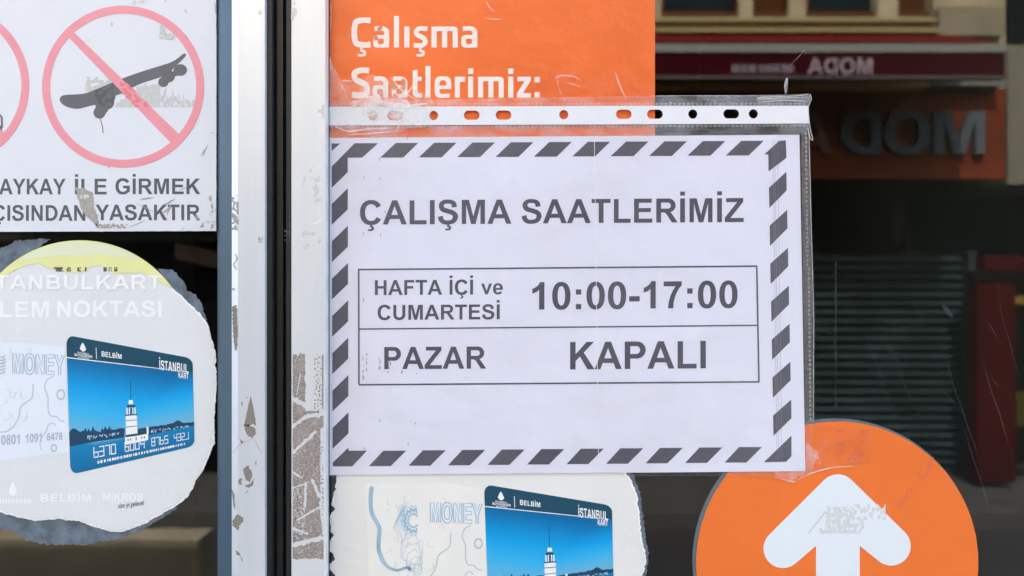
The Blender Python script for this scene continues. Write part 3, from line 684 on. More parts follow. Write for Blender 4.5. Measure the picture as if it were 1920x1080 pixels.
    tp = [(.62, .745)]; u = .62
    while u < .985: u += .012; tp.append((u, .735 - .02 * (nz(u, 3, 18) + .6) - .03 * math.exp(-((u - .87) / .035) ** 2)))
    tp += [(1, .72), (1, .765), (.62, .80)]
    m.poly(tp, yc, cm); m.build('coastline', M_land, card)
    m = MB()
    for i in range(70):
        a = random.choice([random.uniform(.14, .40), random.uniform(.65, .95)]); b = random.uniform(.735, .76) if a < .5 else random.uniform(.75, .775)
        m.poly([(a, b), (a + random.uniform(.004, .012), b), (a + .006, b + .012), (a, b + .012)], yd - i * 5e-7, cm)
    m.build('shore_lights', M_land2, card)
    m = MB(); tx = .5
    sh = lambda x0, x1, y0, y1: m.poly([(x0, y0), (x1, y0), (x1, y1), (x0, y1)], yd, cm)
    sh(tx - .045, tx + .045, .60, .79); m.poly([(tx - .015, .47), (tx + .015, .47), (tx + .02, .505), (tx - .02, .505)], yd, cm)
    for a in (-.034, -.012, .010, .030): sh(tx + a - .004, tx + a + .006, .535, .60)
    m.poly([(tx - .055, .79), (tx + .13, .785), (tx + .13, .845), (tx - .055, .855)], yd, cm); sh(tx + .12, tx + .135, .72, .785)
    m.build('tower_walls', M_wprint, card)
    m = MB(); ye = yd - .00002
    sh = lambda x0, x1, y0, y1: m.poly([(x0, y0), (x1, y0), (x1, y1), (x0, y1)], ye, cm)
    sh(tx - .002, tx + .002, .28, .47); m.poly([(tx - .035, .535), (tx - .03, .515), (tx + .03, .515), (tx + .035, .535)], ye, cm); sh(tx - .05, tx + .05, .595, .606)
    sh(tx - .045, tx + .045, .645, .651); sh(tx - .045, tx + .045, .70, .706); m.poly([(tx + .046, .79), (tx + .05, .73), (tx + .115, .725), (tx + .12, .785)], ye, cm)
    m.poly([(tx - .05, .79), (tx - .045, .77), (tx + .045, .77), (tx + .046, .79)], ye, cm)
    sh(tx - .008, tx + .008, .54, .595); sh(tx + .03, tx + .038, .80, .84)
    for a in (-.035, -.015, .075, .095): sh(tx + a, tx + a + .008, .805, .825)
    m.build('tower_details', M_roofp, card)
    return root
CARDM = ramp_mat('card_sky_and_sea', [(0, (0, 84, 128)), (.18, (0, 108, 165)), (.38, (0, 160, 226)), (.52, (50, 178, 232)), (.72, (112, 180, 210)), (.765, (10, 130, 182)), (.85, (0, 120, 176)), (1, (0, 108, 158))])
CARDM.node_tree.nodes['Color Ramp'].color_ramp.interpolation = 'LINEAR'
o1 = [(-30, 545), (0, 520), (50, 490), (110, 481), (200, 484), (262, 499), (321, 538), (345, 560), (372, 585), (388, 605), (398, 640), (404, 665), (404, 690), (406, 720), (404, 753), (401, 790), (402, 830), (390, 860), (380, 882), (367, 903), (353, 930), (333, 947), (300, 966), (273, 981), (233, 997), (213, 998), (173, 987), (150, 977), (110, 973), (67, 977), (33, 970), (0, 961), (-50, 930), (-95, 870), (-115, 780), (-115, 700), (-90, 620)]
gr1 = [[(-80, 900), (-60, 960), (0, 990), (30, 998), (50, 1013), (90, 1021), (160, 1021), (217, 1012), (253, 1000), (300, 974), (333, 952), (240, 900)],
       [(295, 502), (308, 505), (322, 506), (334, 516), (346, 530), (352, 546), (366, 552), (376, 564), (388, 600), (330, 560)],
       [(-60, 560), (-30, 480), (30, 452), (75, 447), (95, 449), (62, 470), (20, 520)]]
card_sticker('torn round sticker with yellow top edge and blue travel card, under the no skateboards sign', o1, gr1, 0, 0, False, True)
o2 = [(640, 880), (633, 893), (628, 920), (622, 945), (628, 955), (619, 962), (618, 985), (624, 1005), (615, 1027), (626, 1042), (628, 1052), (612, 1062), (627, 1075), (640, 1110), (680, 1180), (740, 1240), (830, 1280), (930, 1290), (1040, 1270), (1130, 1210), (1180, 1140), (1207, 1073), (1212, 1047), (1204, 1010), (1200, 977), (1196, 933), (1187, 908), (1177, 890), (1150, 850), (1080, 800), (990, 770), (900, 760), (800, 780), (700, 820)]
gr2 = [[(1160, 870), (1188, 890), (1200, 925), (1207, 980), (1216, 1040), (1213, 1075), (1190, 1140), (1150, 1100), (1160, 950)]]
card_sticker('torn round sticker with pale banknote and blue travel card, below the opening hours notice', o2, gr2, 783, 279, True, False)

# ------------------------------------------------------------------ orange poster
poster = thing('poster', 'orange poster with white rounded lettering, behind the plastic sleeve', 'poster')
yp = -.0004
m = MB(); m.poly([(618.5, -150), (1228, -150), (1228, 420), (618.5, 420)], yp, thick=.0002); m.build('sheet', M_orange, poster)
m = MB(); text(m, 'Çalışma', 659, 895, 89, 56, yp - .00006, font=G2, capu=700); text(m, 'Saatlerimiz:', 659, 1012, 183, 56, yp - .00006, font=G2, capu=700); m.build('lettering', M_plet, poster)
m = MB()
cells(m, 690, 735, 35, 88, lambda x, y: fz(x, y, .05, 2) > .55 and x + y < 815, yp - .0001, .9); cells(m, 712, 760, 140, 183, lambda x, y: fz(x, y, .06, 5) > .22, yp - .0001, .9)
cells(m, 640, 840, 3, 30, lambda x, y: fz(x, y, .045, 9) > .75, yp - .0001, .9)
m.build('worn_patch', mat('poster_wear', (222, 140, 104), .8, 0, .15, 400), poster)

# ------------------------------------------------------------------ orange arrow sticker
arrow = thing('arrow_sticker', 'round orange sticker with a thick white arrow pointing up', 'sticker')
m = MB(); m.poly(circ(1565.5, 1051.5, 267, 140), -.0004, thick=.0003); m.build('grey_backing', M_disc, arrow)
m = MB(); m.poly(ragged(circ(1570, 1055, 264.6, 160), .7, 4, 4, fr=.05), -.0007, thick=.0002); m.build('orange_disc', M_arrow, arrow)
R_ = 36.6; r2 = math.sqrt(.5)
def da(cx, cy, a0, a1): return circ(cx, cy, R_, 18, None, a0, a1)
ap, lb, rb = (1571, 926), (1468, 1028.6), (1671, 1024)
cc = lambda c, x: (x, c)
pts = da(*ap, 225, 315) + da(*rb, -45, 135) + [(1612, 1023.5), (1612, 1240), (1530, 1240), (1530, 1023.5)] + da(*lb, 45, 225)
m = MB(); m.poly(pts, -.00078); m.build('arrow', M_awh, arrow)
def ga(x, y):
    if not (945 < y < 1001): return False
    if 1515 < x < 1548: return abs((x - 1515) * -1.25 + 1000 - y) < 3 or (y > 990 and x > 1536 and nz(x, y, .1) > 0) 
    if 1535 < x < 1602: return y > 950 + (8 if x < 1550 else 0) + 6 * nz(x, 0, .2) and nz(x, y, .16, 3) > -.22 and y < 1000
    if 1602 <= x < 1660: return (y < 975 or x < 1620) and nz(x * .8, y * .5, .2, 8) > .02
m = MB(); cells(m, 1512, 1660, 940, 1002, ga, -.00084, .9); m.build('worn_patch', mat('arrow_wear', (212, 215, 216), .8, 0, .06, 500), arrow)
m = MB(); cells(m, 1540, 1750, 800, 960, lambda x, y: (fz(x, y, .04, 7) > .15 and 1550 < x < 1630 and 805 < y < 870) or (fz(x, y, .05, 3) > .1 and abs((x - 1680) + (y - 945) * .9) < 12 and 1675 < x < 1755), -.00084, 1.2)
m.build('glue_smear', mat('orange_smear', (232, 112, 62), .6, 0, .1, 300), arrow)

# ------------------------------------------------------------------ printed notice
notice = thing('notice', 'white printed sheet with striped border giving opening hours, inside the plastic sleeve', 'notice')
yn = -.0014
QP = [(611.5, 258.5), (1499, 252.5), (1510, 883.5), (613, 891)]
m = MB()
G_ = 24; grid = {}
for i in range(G_ + 1):
    for j in range(G_ + 1):
        u, v = i / G_, j / G_
        a = [QP[0][k] + (QP[1][k] - QP[0][k]) * u for k in (0, 1)]; b = [QP[3][k] + (QP[2][k] - QP[3][k]) * u for k in (0, 1)]
        grid[i, j] = len(m.v); m.v.append(P(a[0] + (b[0] - a[0]) * v, a[1] + (b[1] - a[1]) * v, yn)); m.uv.append((u, v))
for i in range(G_):
    for j in range(G_): m.f.append((grid[i, j], grid[i, j + 1], grid[i + 1, j + 1], grid[i + 1, j])); m.mi.append(0)
m.build('paper_sheet', M_paper, notice)
m = MB(); yt = yn - .00008
def par(*p): m.poly(list(p), yt)
par((622, 269), (638, 269), (622, 283))
par((665, 268.5), (709, 268.5), (679, 295.6), (652, 295.6), (652, 323), (622, 352), (622, 312))
for i in range(10):
    x = 713 + 72 * i; y = 268 - .45 * i; par((x + 29, y), (x + 71, y), (x + 43, y + 27.5), (x, y + 27.5))
par((1433, 289.5), (1461, 264), (1473.5, 263), (1474.5, 296), (1441, 321.6), (1440.5, 289.5))
for i in range(7):
    y = 382.5 + 70 * i; d = i * .25; par((622 + d, y), (652 + d, y - 29.5), (652 + d, y + 10), (622 + d, y + 39))
    y = 352 + 71.2 * i; xl = 1441.8 + 1.3 * i; xr = 1474.5 + 1.5 * i; par((xl, y), (xr, y - 30), (xr + .5, y + 5), (xl + .7, y + 38))
par((624, 867), (653, 839.5), (654, 845), (688, 845), (660.5, 874.5), (624, 874.5))
for i in range(10):
    x = 691.7 + 74.1 * i; y = 845 - .75 * i; par((x + 27, y), (x + 70, y), (x + 41, y + 29), (x, y + 29))
par((1432, 866.7), (1484, 816.7), (1484, 855.6), (1474, 866))
m.build('striped_border', M_tstripe, notice)
m = MB(); yt2 = yt - .00002
def ln(a, b, w): m.poly([(a[0], a[1] - w / 2), (b[0], b[1] - w / 2), (b[0], b[1] + w / 2), (a[0], a[1] + w / 2)], yt2)
def lv(a, b, w): m.poly([(a[0] - w / 2, a[1]), (a[0] + w / 2, a[1]), (b[0] + w / 2, b[1]), (b[0] - w / 2, b[1])], yt2)
ln((671, 505.5), (1420, 499), 3); ln((672.5, 721.5), (1424, 716), 3)
lv((672.5, 507.2), (673, 720), 3); lv((1419, 500.5), (1423, 714.6), 3)
ln((674.2, 617), (1419.3, 610), 2.6)
m.build('table_frame', M_toner, notice)
m = MB()
text(m, 'ÇALIŞMA', 675, 959, 421.3, 45.3, yt, slope=-.0067); text(m, 'SAATLERİMİZ', 978, 1394.5, 419, 45, yt, slope=-.0067)
text(m, 'HAFTA', 703, 829, 553.4, 28, yt, slope=-.006); text(m, 'İÇİ', 843, 887, 552.6, 28, yt, slope=-.006); text(m, 've', 902, 943, 552, 28, yt, slope=-.006)
text(m, 'CUMARTESİ', 708, 937, 600, 28, yt, slope=-.006)
text(m, '10:00-17:00', 998, 1383, 580.5, 51.5, yt, slope=-.009, capu=719)
text(m, 'PAZAR', 720.5, 911.5, 692.2, 41.5, yt, slope=-.006)
text(m, 'KAPALI', 1069, 1323.5, 692.8, 51.5, yt, slope=-.009)
m.build('lettering', M_toner, notice)
m = MB(); random.seed(4)
for (x, y0_, y1_, n) in [(681, 660, 712, 14), (688, 660, 715, 10), (712, 665, 695, 6), (728, 665, 697, 6), (732, 670, 692, 8), (754, 694, 699, 2), (780, 696, 699, 1), (681, 555, 562, 3), (682, 330, 332, 1), (713, 330, 333, 1), (682, 434, 437, 1), (713, 295, 297, 1), (713, 434, 437, 1), (713, 786, 790, 1), (780, 783, 792, 1), (764, 256.5, 258, 1), (766, 827, 830, 1), (684, 838, 844, 2), (722, 392, 396, 1), (727, 401, 404, 1)]:
    for i in range(n):
        y = random.uniform(y0_, y1_); h = random.uniform(1.5, 6); xx = x + random.uniform(-1.2, 1.2); m.poly([(xx - .7, y), (xx + .6, y + .5), (xx + .5, y + h), (xx - .5, y + h)], yt - .00003 - i * 2e-6)
for (x, a, b) in [(1449, 262, 880), (1452.5, 262, 880), (1458, 262, 880)]:
    m.strip([(x + (t - a) * .013, t) for t in range(a, b, 20)], .45, yt - .00004)
m.build('stray_toner_marks', mat('stray_toner', (130, 130, 142), .7), notice)
m = MB(); m.strip([(1114.5 + (t - 265) * .013, t) for t in range(258, 886, 20)], 1.0, yt - .00005); m.build('white_streak', mat('white_streak', (240, 240, 246), .8), notice)

# ------------------------------------------------------------------ clear punched sleeve
sleeve = thing('plastic_sleeve', 'clear punched plastic sleeve with a white hole strip, holding the notice', 'plastic sleeve')
yf = -.0019
def holes():
    H = []
    for (x, y, k) in [(699, 216.5, 0), (741, 216.5, 1), (813, 216.5, 0), (884.5, 216, 1), (944, 215.8, 1), (1057, 215, 0), (1169.5, 214.2, 1), (1228, 214, 1), (1299, 213.8, 0), (1371, 213.5, 1), (1412.5, 213.4, 0)]:
        d = 6.2 if k else 0
        H.append([(p[0] + (d if math.cos(math.radians(a)) > 0 else -d), p[1]) for a, p in [(15 + 30 * i, (x + 8.6 * math.cos(math.radians(15 + 30 * i)), y + 8.9 * math.sin(math.radians(15 + 30 * i)))) for i in range(12)]])
    return H
HO = holes()
m = MB(); m.poly([[(610, 200), (900, 199.4), (1200, 198.2), (1515, 198), (1517, 231.5), (1200, 233), (610, 235.2)]] + HO, yf - .0004, thick=.0003); m.build('hole_strip', M_strip, sleeve)
m = MB()
m.poly([(610.5, 259), (1500, 246), (1517, 246), (1527, 560), (1524, 892), (612, 894)], yf)
m.build('clear_film', M_film, sleeve)
m = MB(); m.poly([[(611, 188), (800, 187), (1230, 179), (1420, 178), (1520, 176), (1517, 197), (1200, 197.5), (900, 198.5), (611, 199)]], yf - .0001)
m.poly([(611, 236), (1200, 234), (1517, 232.5), (1517, 245), (1498, 252), (1200, 254), (611, 258.6)], yf - .0001); m.build('hazy_edge', M_filmh, sleeve)
m = MB(); m.poly([(1502, 246), (1517.5, 246), (1521, 420), (1526, 600), (1525, 792), (1510, 792), (1507, 600), (1504, 400)], yf - .0001); m.build('side_seam', M_filmw, sleeve)
m = MB()
for row, (ya_, yb_) in enumerate([(195.5, 194.5), (238.5, 235)]):
    for i in range(108):
        x = 614 + i * 8.35; t = i / 107; y = ya_ + (yb_ - ya_) * t
        m.poly([circ(x, y, 3.1, 8, 2.2), circ(x, y, 1.5, 8, 1.0)], yf - .00014 - (i % 2) * 5e-6)
for i in range(64):
    y = 250 + i * 8.5; x = 1511 + (y - 250) * .0125 + (2 if y > 500 else 0); m.poly([circ(x, y, 1.9, 8, 2.9), circ(x, y, .9, 8, 1.6)], yf - .00014 - (i % 2) * 5e-6)
m.build('weld_dots', film_mat('weld_dot', 1.45, .3, (.9, .9, .9), .3), sleeve)
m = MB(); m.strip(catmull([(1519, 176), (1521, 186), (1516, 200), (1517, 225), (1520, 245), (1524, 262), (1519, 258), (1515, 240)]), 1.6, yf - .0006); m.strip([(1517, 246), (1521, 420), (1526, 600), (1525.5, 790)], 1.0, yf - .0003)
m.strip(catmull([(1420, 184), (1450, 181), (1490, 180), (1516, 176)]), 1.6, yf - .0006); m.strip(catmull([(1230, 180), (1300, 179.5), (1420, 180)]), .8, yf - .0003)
m.build('bright_edge', M_highlight, sleeve)

# ------------------------------------------------------------------ strips of adhesive tape
def tape(label, pts, creases, y, mt=None, sp=None):
    t = thing('adhesive_tape', label, 'tape', 'clear tape holding the sleeve')
    m = MB(); m.poly(ragged(pts, .8, 3, len(pts), fr=.2), y); m.build('tape_strip', mt or M_tape, t)
    if creases:
        m = MB()
        for c, w_ in creases: m.strip(catmull(c, 6), w_, y - .00012, taper=True)
        m.build('crease_highlight', M_highlight, t)
tape('crinkled clear tape across the upper left of the sleeve, over the poster lettering', [(614, 104), (640, 150), (700, 140), (790, 172), (812, 186), (806, 236), (700, 250), (620, 238), (611, 160)],
     [([(660, 184), (700, 183), (722, 196), (740, 206)], 7), ([(690, 184), (720, 194), (760, 199), (800, 194)], 9), ([(730, 142), (745, 160), (762, 176), (790, 192)], 2.2), ([(775, 158), (766, 172), (756, 178)], 3.5), ([(640, 152), (650, 151), (660, 153)], 2), ([(620, 60), (621, 20), (620, 8)], 1.2), ([(618, 104), (621, 120), (620, 135)], 2),
      ([(620, 230), (650, 246), (690, 242), (740, 240)], 3), ([(640, 176), (642, 160), (652, 190)], 1.4), ([(690, 216), (700, 214), (708, 212)], 3), ([(735, 224), (744, 212), (750, 207)], 1.4), ([(739, 225), (748, 213), (753, 209)], 1.2), ([(650, 252), (700, 250), (760, 244)], 2), ([(740, 196), (745, 212), (748, 234), (742, 246)], 2.4)], yf - .0008)
tape('smooth clear tape strip along the top of the sleeve, below the colon of the poster', [(1000, 140), (1100, 132), (1160, 136), (1227, 130), (1227, 186), (1120, 192), (1010, 196)],
     [([(1040, 148), (1050, 142), (1075, 143), (1090, 152)], 1.8), ([(1060, 155), (1075, 158), (1090, 164)], 1.3), ([(1154, 136), (1162, 160), (1175, 188)], 2), ([(912, 2), (918, 14), (928, 22)], 1.4), ([(910, 34), (925, 36), (942, 36)], 1.6), ([(1050, 140), (1046, 160), (1060, 190)], .8)], yf - .0008,
     film_mat('clear_tape_smooth', 1.35, .0, (.98, .95, .93), .12, .5, 90, .06, 50, (1, .9, .86)))
tape('wrinkled clear tape folded over the upper right corner of the sleeve', [(1418, 182), (1450, 178), (1500, 176), (1521, 180), (1519, 197), (1420, 197)],
     [([(1473, 178), (1472, 160), (1476, 147), (1475, 175)], 3), ([(1480, 124), (1498, 106), (1508, 95), (1511, 104)], .5), ([(1422, 186), (1460, 184), (1510, 182)], 1.4), ([(1420, 192), (1470, 188), (1514, 190)], 1.2)], yf - .0009, M_filmh)
tape('cloudy clear tape over the lower right corner of the sleeve, on the arrow sticker', [(1505, 796), (1632, 806), (1634, 868), (1590, 874), (1510, 890), (1490, 910), (1370, 890), (1430, 884), (1506, 882)],
     [([(1496, 900), (1520, 888), (1560, 877), (1607, 874)], 2.2), ([(1450, 893), (1480, 902), (1496, 903)], 1.6)], yf + .0007 if False else -.00125,
     film_mat('tape_cloud', 1.3, .0, (.97, .96, .95), .15, .5, 60, .05, 90, (1, .92, .9)))
m_c = MB(); 
cells(m_c, 1511, 1546, 830, 895, lambda x, y: (x - 1511) / 34 + abs(y - 858) / 42 + .35 * nz(x, y, .12, 4) < .85, -.0013, 1)
cells(m_c, 1440, 1512, 886, 914, lambda x, y: abs(x - 1480) / 36 + (y - 886) / 22 + .5 * nz(x, y, .14, 6) < .8, -.0013, 1)
tag(m_c.build('glue_haze', film_mat('glue_haze', 1.3, .12, (1, 1, 1), .3, 0, 1, .3, 120, (1, .9, .92))), 'milky dried glue at the lower right corner of the notice, over the arrow sticker', 'glue')
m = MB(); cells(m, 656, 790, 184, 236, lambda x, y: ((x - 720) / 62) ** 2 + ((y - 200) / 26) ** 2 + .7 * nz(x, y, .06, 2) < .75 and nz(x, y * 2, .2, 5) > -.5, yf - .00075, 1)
m.build('glare_patch', film_mat('milky_glare', 1.45, .3, (1, 1, 1), .2, .5, 120, .5, 90, (1, .97, .96)), sleeve)  # white glare on the sleeve, painted as a milky patch

# ------------------------------------------------------------------ our side: shop front round the door, dark room behind, ground
M_wall = mat('shopfront_render', (120, 116, 110), .8, 0, .08, 3)
sf = thing('shop_building', 'shop front wall surrounding the glass door leaves', 'building')
m = MB(); m.box(-5, -1.16, -.01, 7, 0, 3.4); m.box(.68, 5, -.01, 7, 0, 3.4); m.box(-1.16, .68, -.01, 7, 2.34, 3.4); m.build('wall', M_wall, sf)
m = MB(); m.box(-5.1, 5.1, -.12, 7.1, 3.405, 3.55); m.build('roof', M_wall, sf)
m = MB(); m.box(-1.158, -1.10 - .002, -.03, .06, 0, 2.338); m.box(.672, .678, -.03, .06, 0, 2.338); m.box(-1.10, .67, -.03, .06, 2.285, 2.338); m.build('door_frame', M_alu, sf)
m = MB(); m.box(-1.155, .675, 2.4, 2.5, .01, 2.335); m.build('inner_wall', mat('dark_interior', (22, 21, 20), .9, 0, .3, 3), sf)
m = MB(); m.box(-1.155, .675, .05, 2.4, .002, .012); tag(m.build('floor', mat('interior_floor', (24, 23, 22), .6, 0, .2, 4)), kind='structure')
m = MB(); m.box(-14, 14, -4.3, 0.05, -.3, 0); tag(m.build('street', mat('street_paving', (50, 49, 48), .85, 0, .2, 5, .5, 30)), kind='structure')
m = MB(); m.quadw([(-200, -200, -.31), (200, -200, -.31), (200, 200, -.31), (-200, 200, -.31)]); tag(m.build('ground', mat('ground_base', (80, 80, 80), .9, 0, .15, 1)), kind='structure')
m = MB(); m.box(-14, 14, -5.6, -4.3, -.3, .10); tag(m.build('pavement', mat('far_pavement', (74, 72, 68), .85, 0, .2, 6, .5, 30)), kind='structure')

# ------------------------------------------------------------------ across the street (seen mirrored in the panes)
def R(px, py, y):          # y is the real plane (negative) of the mirrored thing
    f = (D - y) / D
    return ((px - 960) * S * f, y, ZC + (540 - py) * S * f)
def rbox(mb, x0, x1, t, b, y, depth, mi=0):
    p = R(x0, b, y); q = R(x1, t, y); mb.box(p[0], q[0], y - depth, y, p[2], q[2], mi)
KR = 1.25
def rm(name, rgb, rough=.7, k=None, **kw): return mat(name, rgb, rough, k=(k or KR), spec=.06, **kw)
shop = thing('shop_building', 'cream shop building across the street with a maroon awning and shuttered entrance', 'building')
y = -LS
m = MB()
x0, x1 = -7.0, R(1885, 0, y)[0]
zs = R(0, 40, y)[2]
# lower wall left of the shutter, and masonry between window openings above
wins = [(700, 830), (860, 1000), (1030, 1200), (1240, 1386), (1411, 1480), (1511, 1646), (1684, 1750)]
xa = x0
zt0, zt1 = R(0, 32, y)[2], R(0, -230, y)[2]
for a, b in wins:
    m.box(xa, R(a, 0, y)[0], y - .3, y, zt0, zt1); xa = R(b, 0, y)[0]
m.box(xa, x1, y - .3, y, zt0, zt1)
m.box(x0, x1, y - .3, y, zt1, zt1 + 1.2)
m.box(x0, x1, y - .3, y, R(0, 166, y)[2], zt0)
m.box(x0, R(1100, 0, y)[0], y - .3, y, R(0, 300, y)[2], R(0, 166, y)[2])
m.box(x0, x1, y - 5, y - .3, zt1 + 1.1, zt1 + 1.2); m.box(x0, x0 + .2, y - 5, y - .3, 0, zt1 + 1.1); m.box(x1 - .2, x1, y - 5, y - 1.1, 0, zt1 + 1.1); m.box(x0, x1, y - 5.2, y - 5, 0, zt1 + 1.2)
m.build('wall', rm('cream_render', (112, 104, 82), .9, k=2.7, var=.15, vs=4), shop)
m = MB(); rbox(m, 1230, 1756, 34, 40, y + .06, .06); rbox(m, 1230, 1762, 52, 60, y + .10, .10); m.build('cornice', rm('cornice_cream', (96, 86, 58), .9, k=3.2), shop)  # cream bands below the upper windows
cols = [(26, 36, 36), (30, 38, 34), (30, 34, 40), (30, 40, 40), (78, 46, 24), (34, 42, 42), (86, 50, 30)]
for i, (a, b) in enumerate(wins):
    m = MB(); rbox(m, a - 2, b + 2, -232, 34, y - .12, .02)
    w_ = m.build('window', rm('window_pane_%s' % ['dark', 'brown'][i in (4, 6)], cols[i], .3 if i not in (4, 6) else .8), shop)
    m = MB(); rbox(m, a - 3, a + 6, -232, 32, y - .05, .07); rbox(m, b - 6, b + 3, -232, 32, y - .05, .07); rbox(m, a + 6, b - 6, 22, 31, y - .05, .07); rbox(m, a + 6, b - 6, -120, -112, y - .05, .07)
    m.build('window_frame', rm('window_frame_brown', (88, 56, 34), .8), w_)
m = MB(); rbox(m, 1762, 1884, 12, 66, y + .08, .08); m.build('pier', rm('grey_pier', (112, 104, 86), .9, k=1.9, var=.2, vs=5), shop)
m = MB(); m.box(x0, R(1240, 0, y)[0], y - .5, y - .35, .1, R(0, 300, y)[2]); m.build('dark_shop_window', rm('dark_shop_glass', (14, 14, 13), .5), shop)
m = MB(); a_, b_ = R(328, 470, y - .2), R(520, 512, y - .2); m.quadw([(a_[0], a_[1], a_[2] - .06), (b_[0], b_[1], b_[2] - .06), (b_[0], b_[1], b_[2] + .06), (a_[0], a_[1], a_[2] + .06)][::-1]); m.build('tan_brace', rm('tan_brace', (78, 64, 54), .8), shop)
m = MB(); rbox(m, -100, 520, 440, 452, y - .2, .05); m.build('transom', rm('transom', (44, 42, 34), .8), shop)
# awning: projecting box with valance and mirrored-looking name
ya_ = y + .75
aw = thing('awning', 'maroon shop awning with small white name and grey rails', 'awning')
m = MB()
p = R(-200, 98, ya_); q = R(1884, 142, ya_); m.box(p[0], q[0], ya_ - .03, ya_, q[2], p[2]); m.build('valance', rm('maroon_canvas', (54, 8, 16), .9, var=.1, vs=6), aw)
m = MB(); p = R(-200, 82, ya_ + .01); q = R(1888, 97.5, ya_ + .01); m.box(p[0], q[0], ya_ - .04, ya_ + .01, q[2], p[2]); m.build('front_rail', rm('awning_rail', (112, 112, 104), .6, k=1.7), aw)
m = MB(); zb = R(0, 143, ya_)[2]; m.box(p[0], q[0], ya_ - .05, ya_ + .012, R(0, 148, ya_)[2], zb); m.build('lower_rail', rm('awning_lower_rail', (92, 84, 82), .6), aw)
m = MB(); z0_ = R(0, 84, ya_)[2]; z1_ = R(0, 68, y)[2]
m.quadw([(p[0], ya_ - .02, z0_), (q[0], ya_ - .02, z0_), (q[0], y + .01, z1_ - .01), (p[0], y + .01, z1_ - .01)]); m.quadw([(p[0], ya_ - .02, z0_ + .02), (q[0], ya_ - .02, z0_ + .02), (q[0], y + .01, z1_ + .01), (p[0], y + .01, z1_ + .01)])
m.build('canopy', rm('red_canopy', (92, 24, 22), .9), aw)
wr = lambda off: (lambda u, v, yy: R(u, v, yy))
m = MB(); text(m, 'MODA', 1636, 1514, 138, 29, ya_ + .006, w=wr(0)); m.build('lettering', rm('awning_white_print', (150, 135, 140), .8), aw)
m = MB(); 
for i, (a, b) in enumerate([(1372, 1386), (1389, 1400), (1403, 1418), (1424, 1432), (1435, 1447), (1450, 1462), (1465, 1488)]): m.poly([(a, 121), (b, 121), (b, 136), (a, 136)], ya_ + .006, w=wr(0))
m.build('small_lettering', rm('awning_dim_print', (118, 106, 112), .8), aw)
# tan strip under the awning, its lit look put into a brighter colour
m = MB(); rbox(m, 1100, 1742, 150, 163, y + .2, .12); m.build('bright_strip', rm('tan_strip', (120, 92, 60), .8, k=4.5), shop)
m = MB(); rbox(m, 1750, 1884, 146, 160, y + .2, .12); m.build('shutter_box', rm('pale_housing', (86, 86, 80), .7, k=2.5), shop)
sg = thing('shop_sign', 'brown fascia board with large raised grey letters under the awning', 'sign')
m = MB(); rbox(m, 1100, 1885, 168, 335, y + .08, .08); m.build('board', rm('brown_fascia', (84, 36, 18), .75, k=2.2, var=.3, vs=3), sg)
for ch, a, b in [('M', 1848, 1752), ('O', 1744, 1660), ('D', 1652, 1578), ('A', 1560, 1490)]:
    m = MB(); yy = y + .13
    t_ = MB(); 
    adv, parts = F[ch]; xs = [p[0] for pl in parts for l in pl for p in l]; lo, hi = min(xs), max(xs)
    for pl in parts:
        lps = [[(a + (p[0] - lo) / (hi - lo) * (b - a), 288 - p[1] / 716 * 80) for p in l] for l in pl]
        m.poly(lps, yy, w=wr(0), thick=-.045)
        m.poly(lps, yy - .045, w=wr(0))
    m.build('raised_letter', rm('letter_' + ('grey' if ch != 'A' else 'dim'), (80, 84, 88) if ch != 'A' else (120, 84, 74), .6, k=1.5), sg)
# shuttered entrance
m = MB(); rbox(m, 1240, 1884, 338, 470, y - .9, .05); rbox(m, 1240, 1560, 338, 960, y - .85, .05); m.build('recess_wall', rm('dark_recess', (18, 20, 20), .9), shop)
m = MB(); n = 25; za, zb = R(0, 478, y - .3)[2], .1
xa, xb = R(1240, 0, y - .3)[0], R(1815, 0, y - .3)[0]
for i in range(n):
    a = zb + (za - zb) * i / n; b = zb + (za - zb) * (i + .68) / n
    if i % 1 == 0: 
        mid = (a + b) / 2
        m.quadw([(xa, y - .30, a), (xb, y - .30, a), (xb, y - .275, mid), (xa, y - .275, mid)]); m.quadw([(xa, y - .275, mid), (xb, y - .275, mid), (xb, y - .30, b), (xa, y - .30, b)])
    
m.build('roller_shutter', rm('slate_shutter', (44, 56, 58), .6, k=1.4, var=.5, vs=5), shop)
m = MB(); m.quadw([(xa, y - .32, zb), (xb, y - .32, zb), (xb, y - .32, za), (xa, y - .32, za)]); m.build('shutter_backing', rm('shutter_gap', (36, 45, 47), .8), shop)
m = MB(); rbox(m, 1816, 1832, 470, 950, y - .2, .08); m.build('shutter_guide', rm('shutter_guide', (50, 58, 58), .6), shop)
m = MB(); rbox(m, 1676, 1696, 380, 440, y - .5, .05); rbox(m, 1681, 1690, 440, 458, y - .5, .05); m.build('hanging_lamp', rm('dim_lamp', (44, 44, 40), .6), shop)
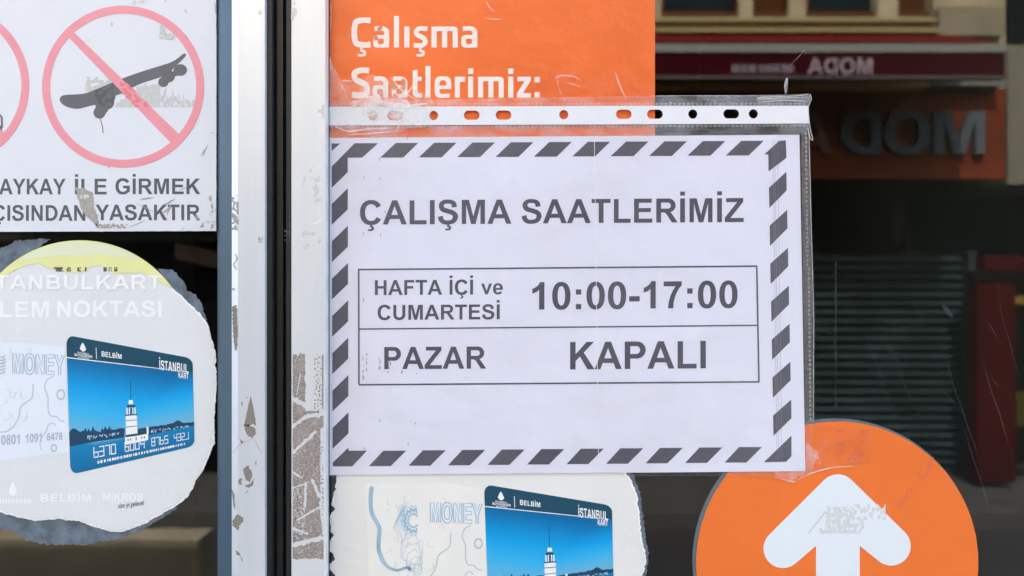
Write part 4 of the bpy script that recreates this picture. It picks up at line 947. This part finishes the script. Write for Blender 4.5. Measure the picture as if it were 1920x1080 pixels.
# red pillar and things at the right
rp = MB(); rbox(rp, 1832, 1904, 525, 905, y + .12, .10); rb_ = thing('red_pillar', 'red painted pillar box beside the shuttered entrance', 'pillar')
rp.build('column', rm('dark_red_paint', (60, 4, 4), .7, var=.25, vs=3), rb_)
m = MB(); rbox(m, 1828, 1908, 508, 524, y + .14, .13); m.build('cap', rm('black_cap', (20, 18, 18), .6), rb_)
m = MB(); rbox(m, 1846, 1925, 478, 506, y + .10, .1); m.build('upper_box', rm('red_box', (60, 4, 8), .7), rb_)
nb_ = thing('neighbour_building', 'pale neighbouring shop with a dark upper window', 'building')
m = MB(); xq = R(1889, 0, y)[0]; m.box(xq, 7, y - 5, y, R(0, 345, y)[2], R(0, 84, y)[2]); m.box(xq, 7, y - 5, y - .3, R(0, 84, y)[2], 5.8); m.box(xq + .9, 7, y - 5, y, .1, R(0, 345, y)[2]); m.build('wall', rm('pale_stone', (112, 108, 92), .9, k=1.4, var=.1, vs=4), nb_)
m = MB(); rbox(m, 1892, 2100, -60, 80, y - .25, .04); m.build('window', rm('dark_window', (14, 22, 24), .3), nb_)
m = MB(); rbox(m, 1890, 2100, 346, 960, y - .7, .04); m.build('doorway', rm('dark_doorway', (16, 15, 14), .8), nb_)
m = MB(); rbox(m, 1899, 2000, 556, 570, y + .1, .3); m.build('yellow_panel', rm('yellow_panel', (130, 105, 40), .6), nb_)
m = MB(); rbox(m, 1906, 2000, 745, 800, y + .1, .3); m.build('olive_panel', rm('olive_panel', (70, 64, 20), .6), nb_)
# left side: beam and low bench seen in the left pane
bn = thing('stone_bench', 'long solid tan stone bench on the far side of the street', 'bench')
yb_ = -2.7; m = MB(); p = R(-400, 1012, yb_); q = R(372, 1300, yb_)
m.box(p[0], q[0], yb_ - .15, yb_, .12, p[2]); m.build('seat', rm('tan_stone', (82, 76, 62), .8, k=5.0, var=.2, vs=6), bn)
m = MB(); m.box(p[0] + .04, q[0] - .04, yb_ - .13, yb_ - .03, 0, .12); m.build('plinth', rm('tan_stone_leg', (60, 54, 42), .8, k=2.6), bn)
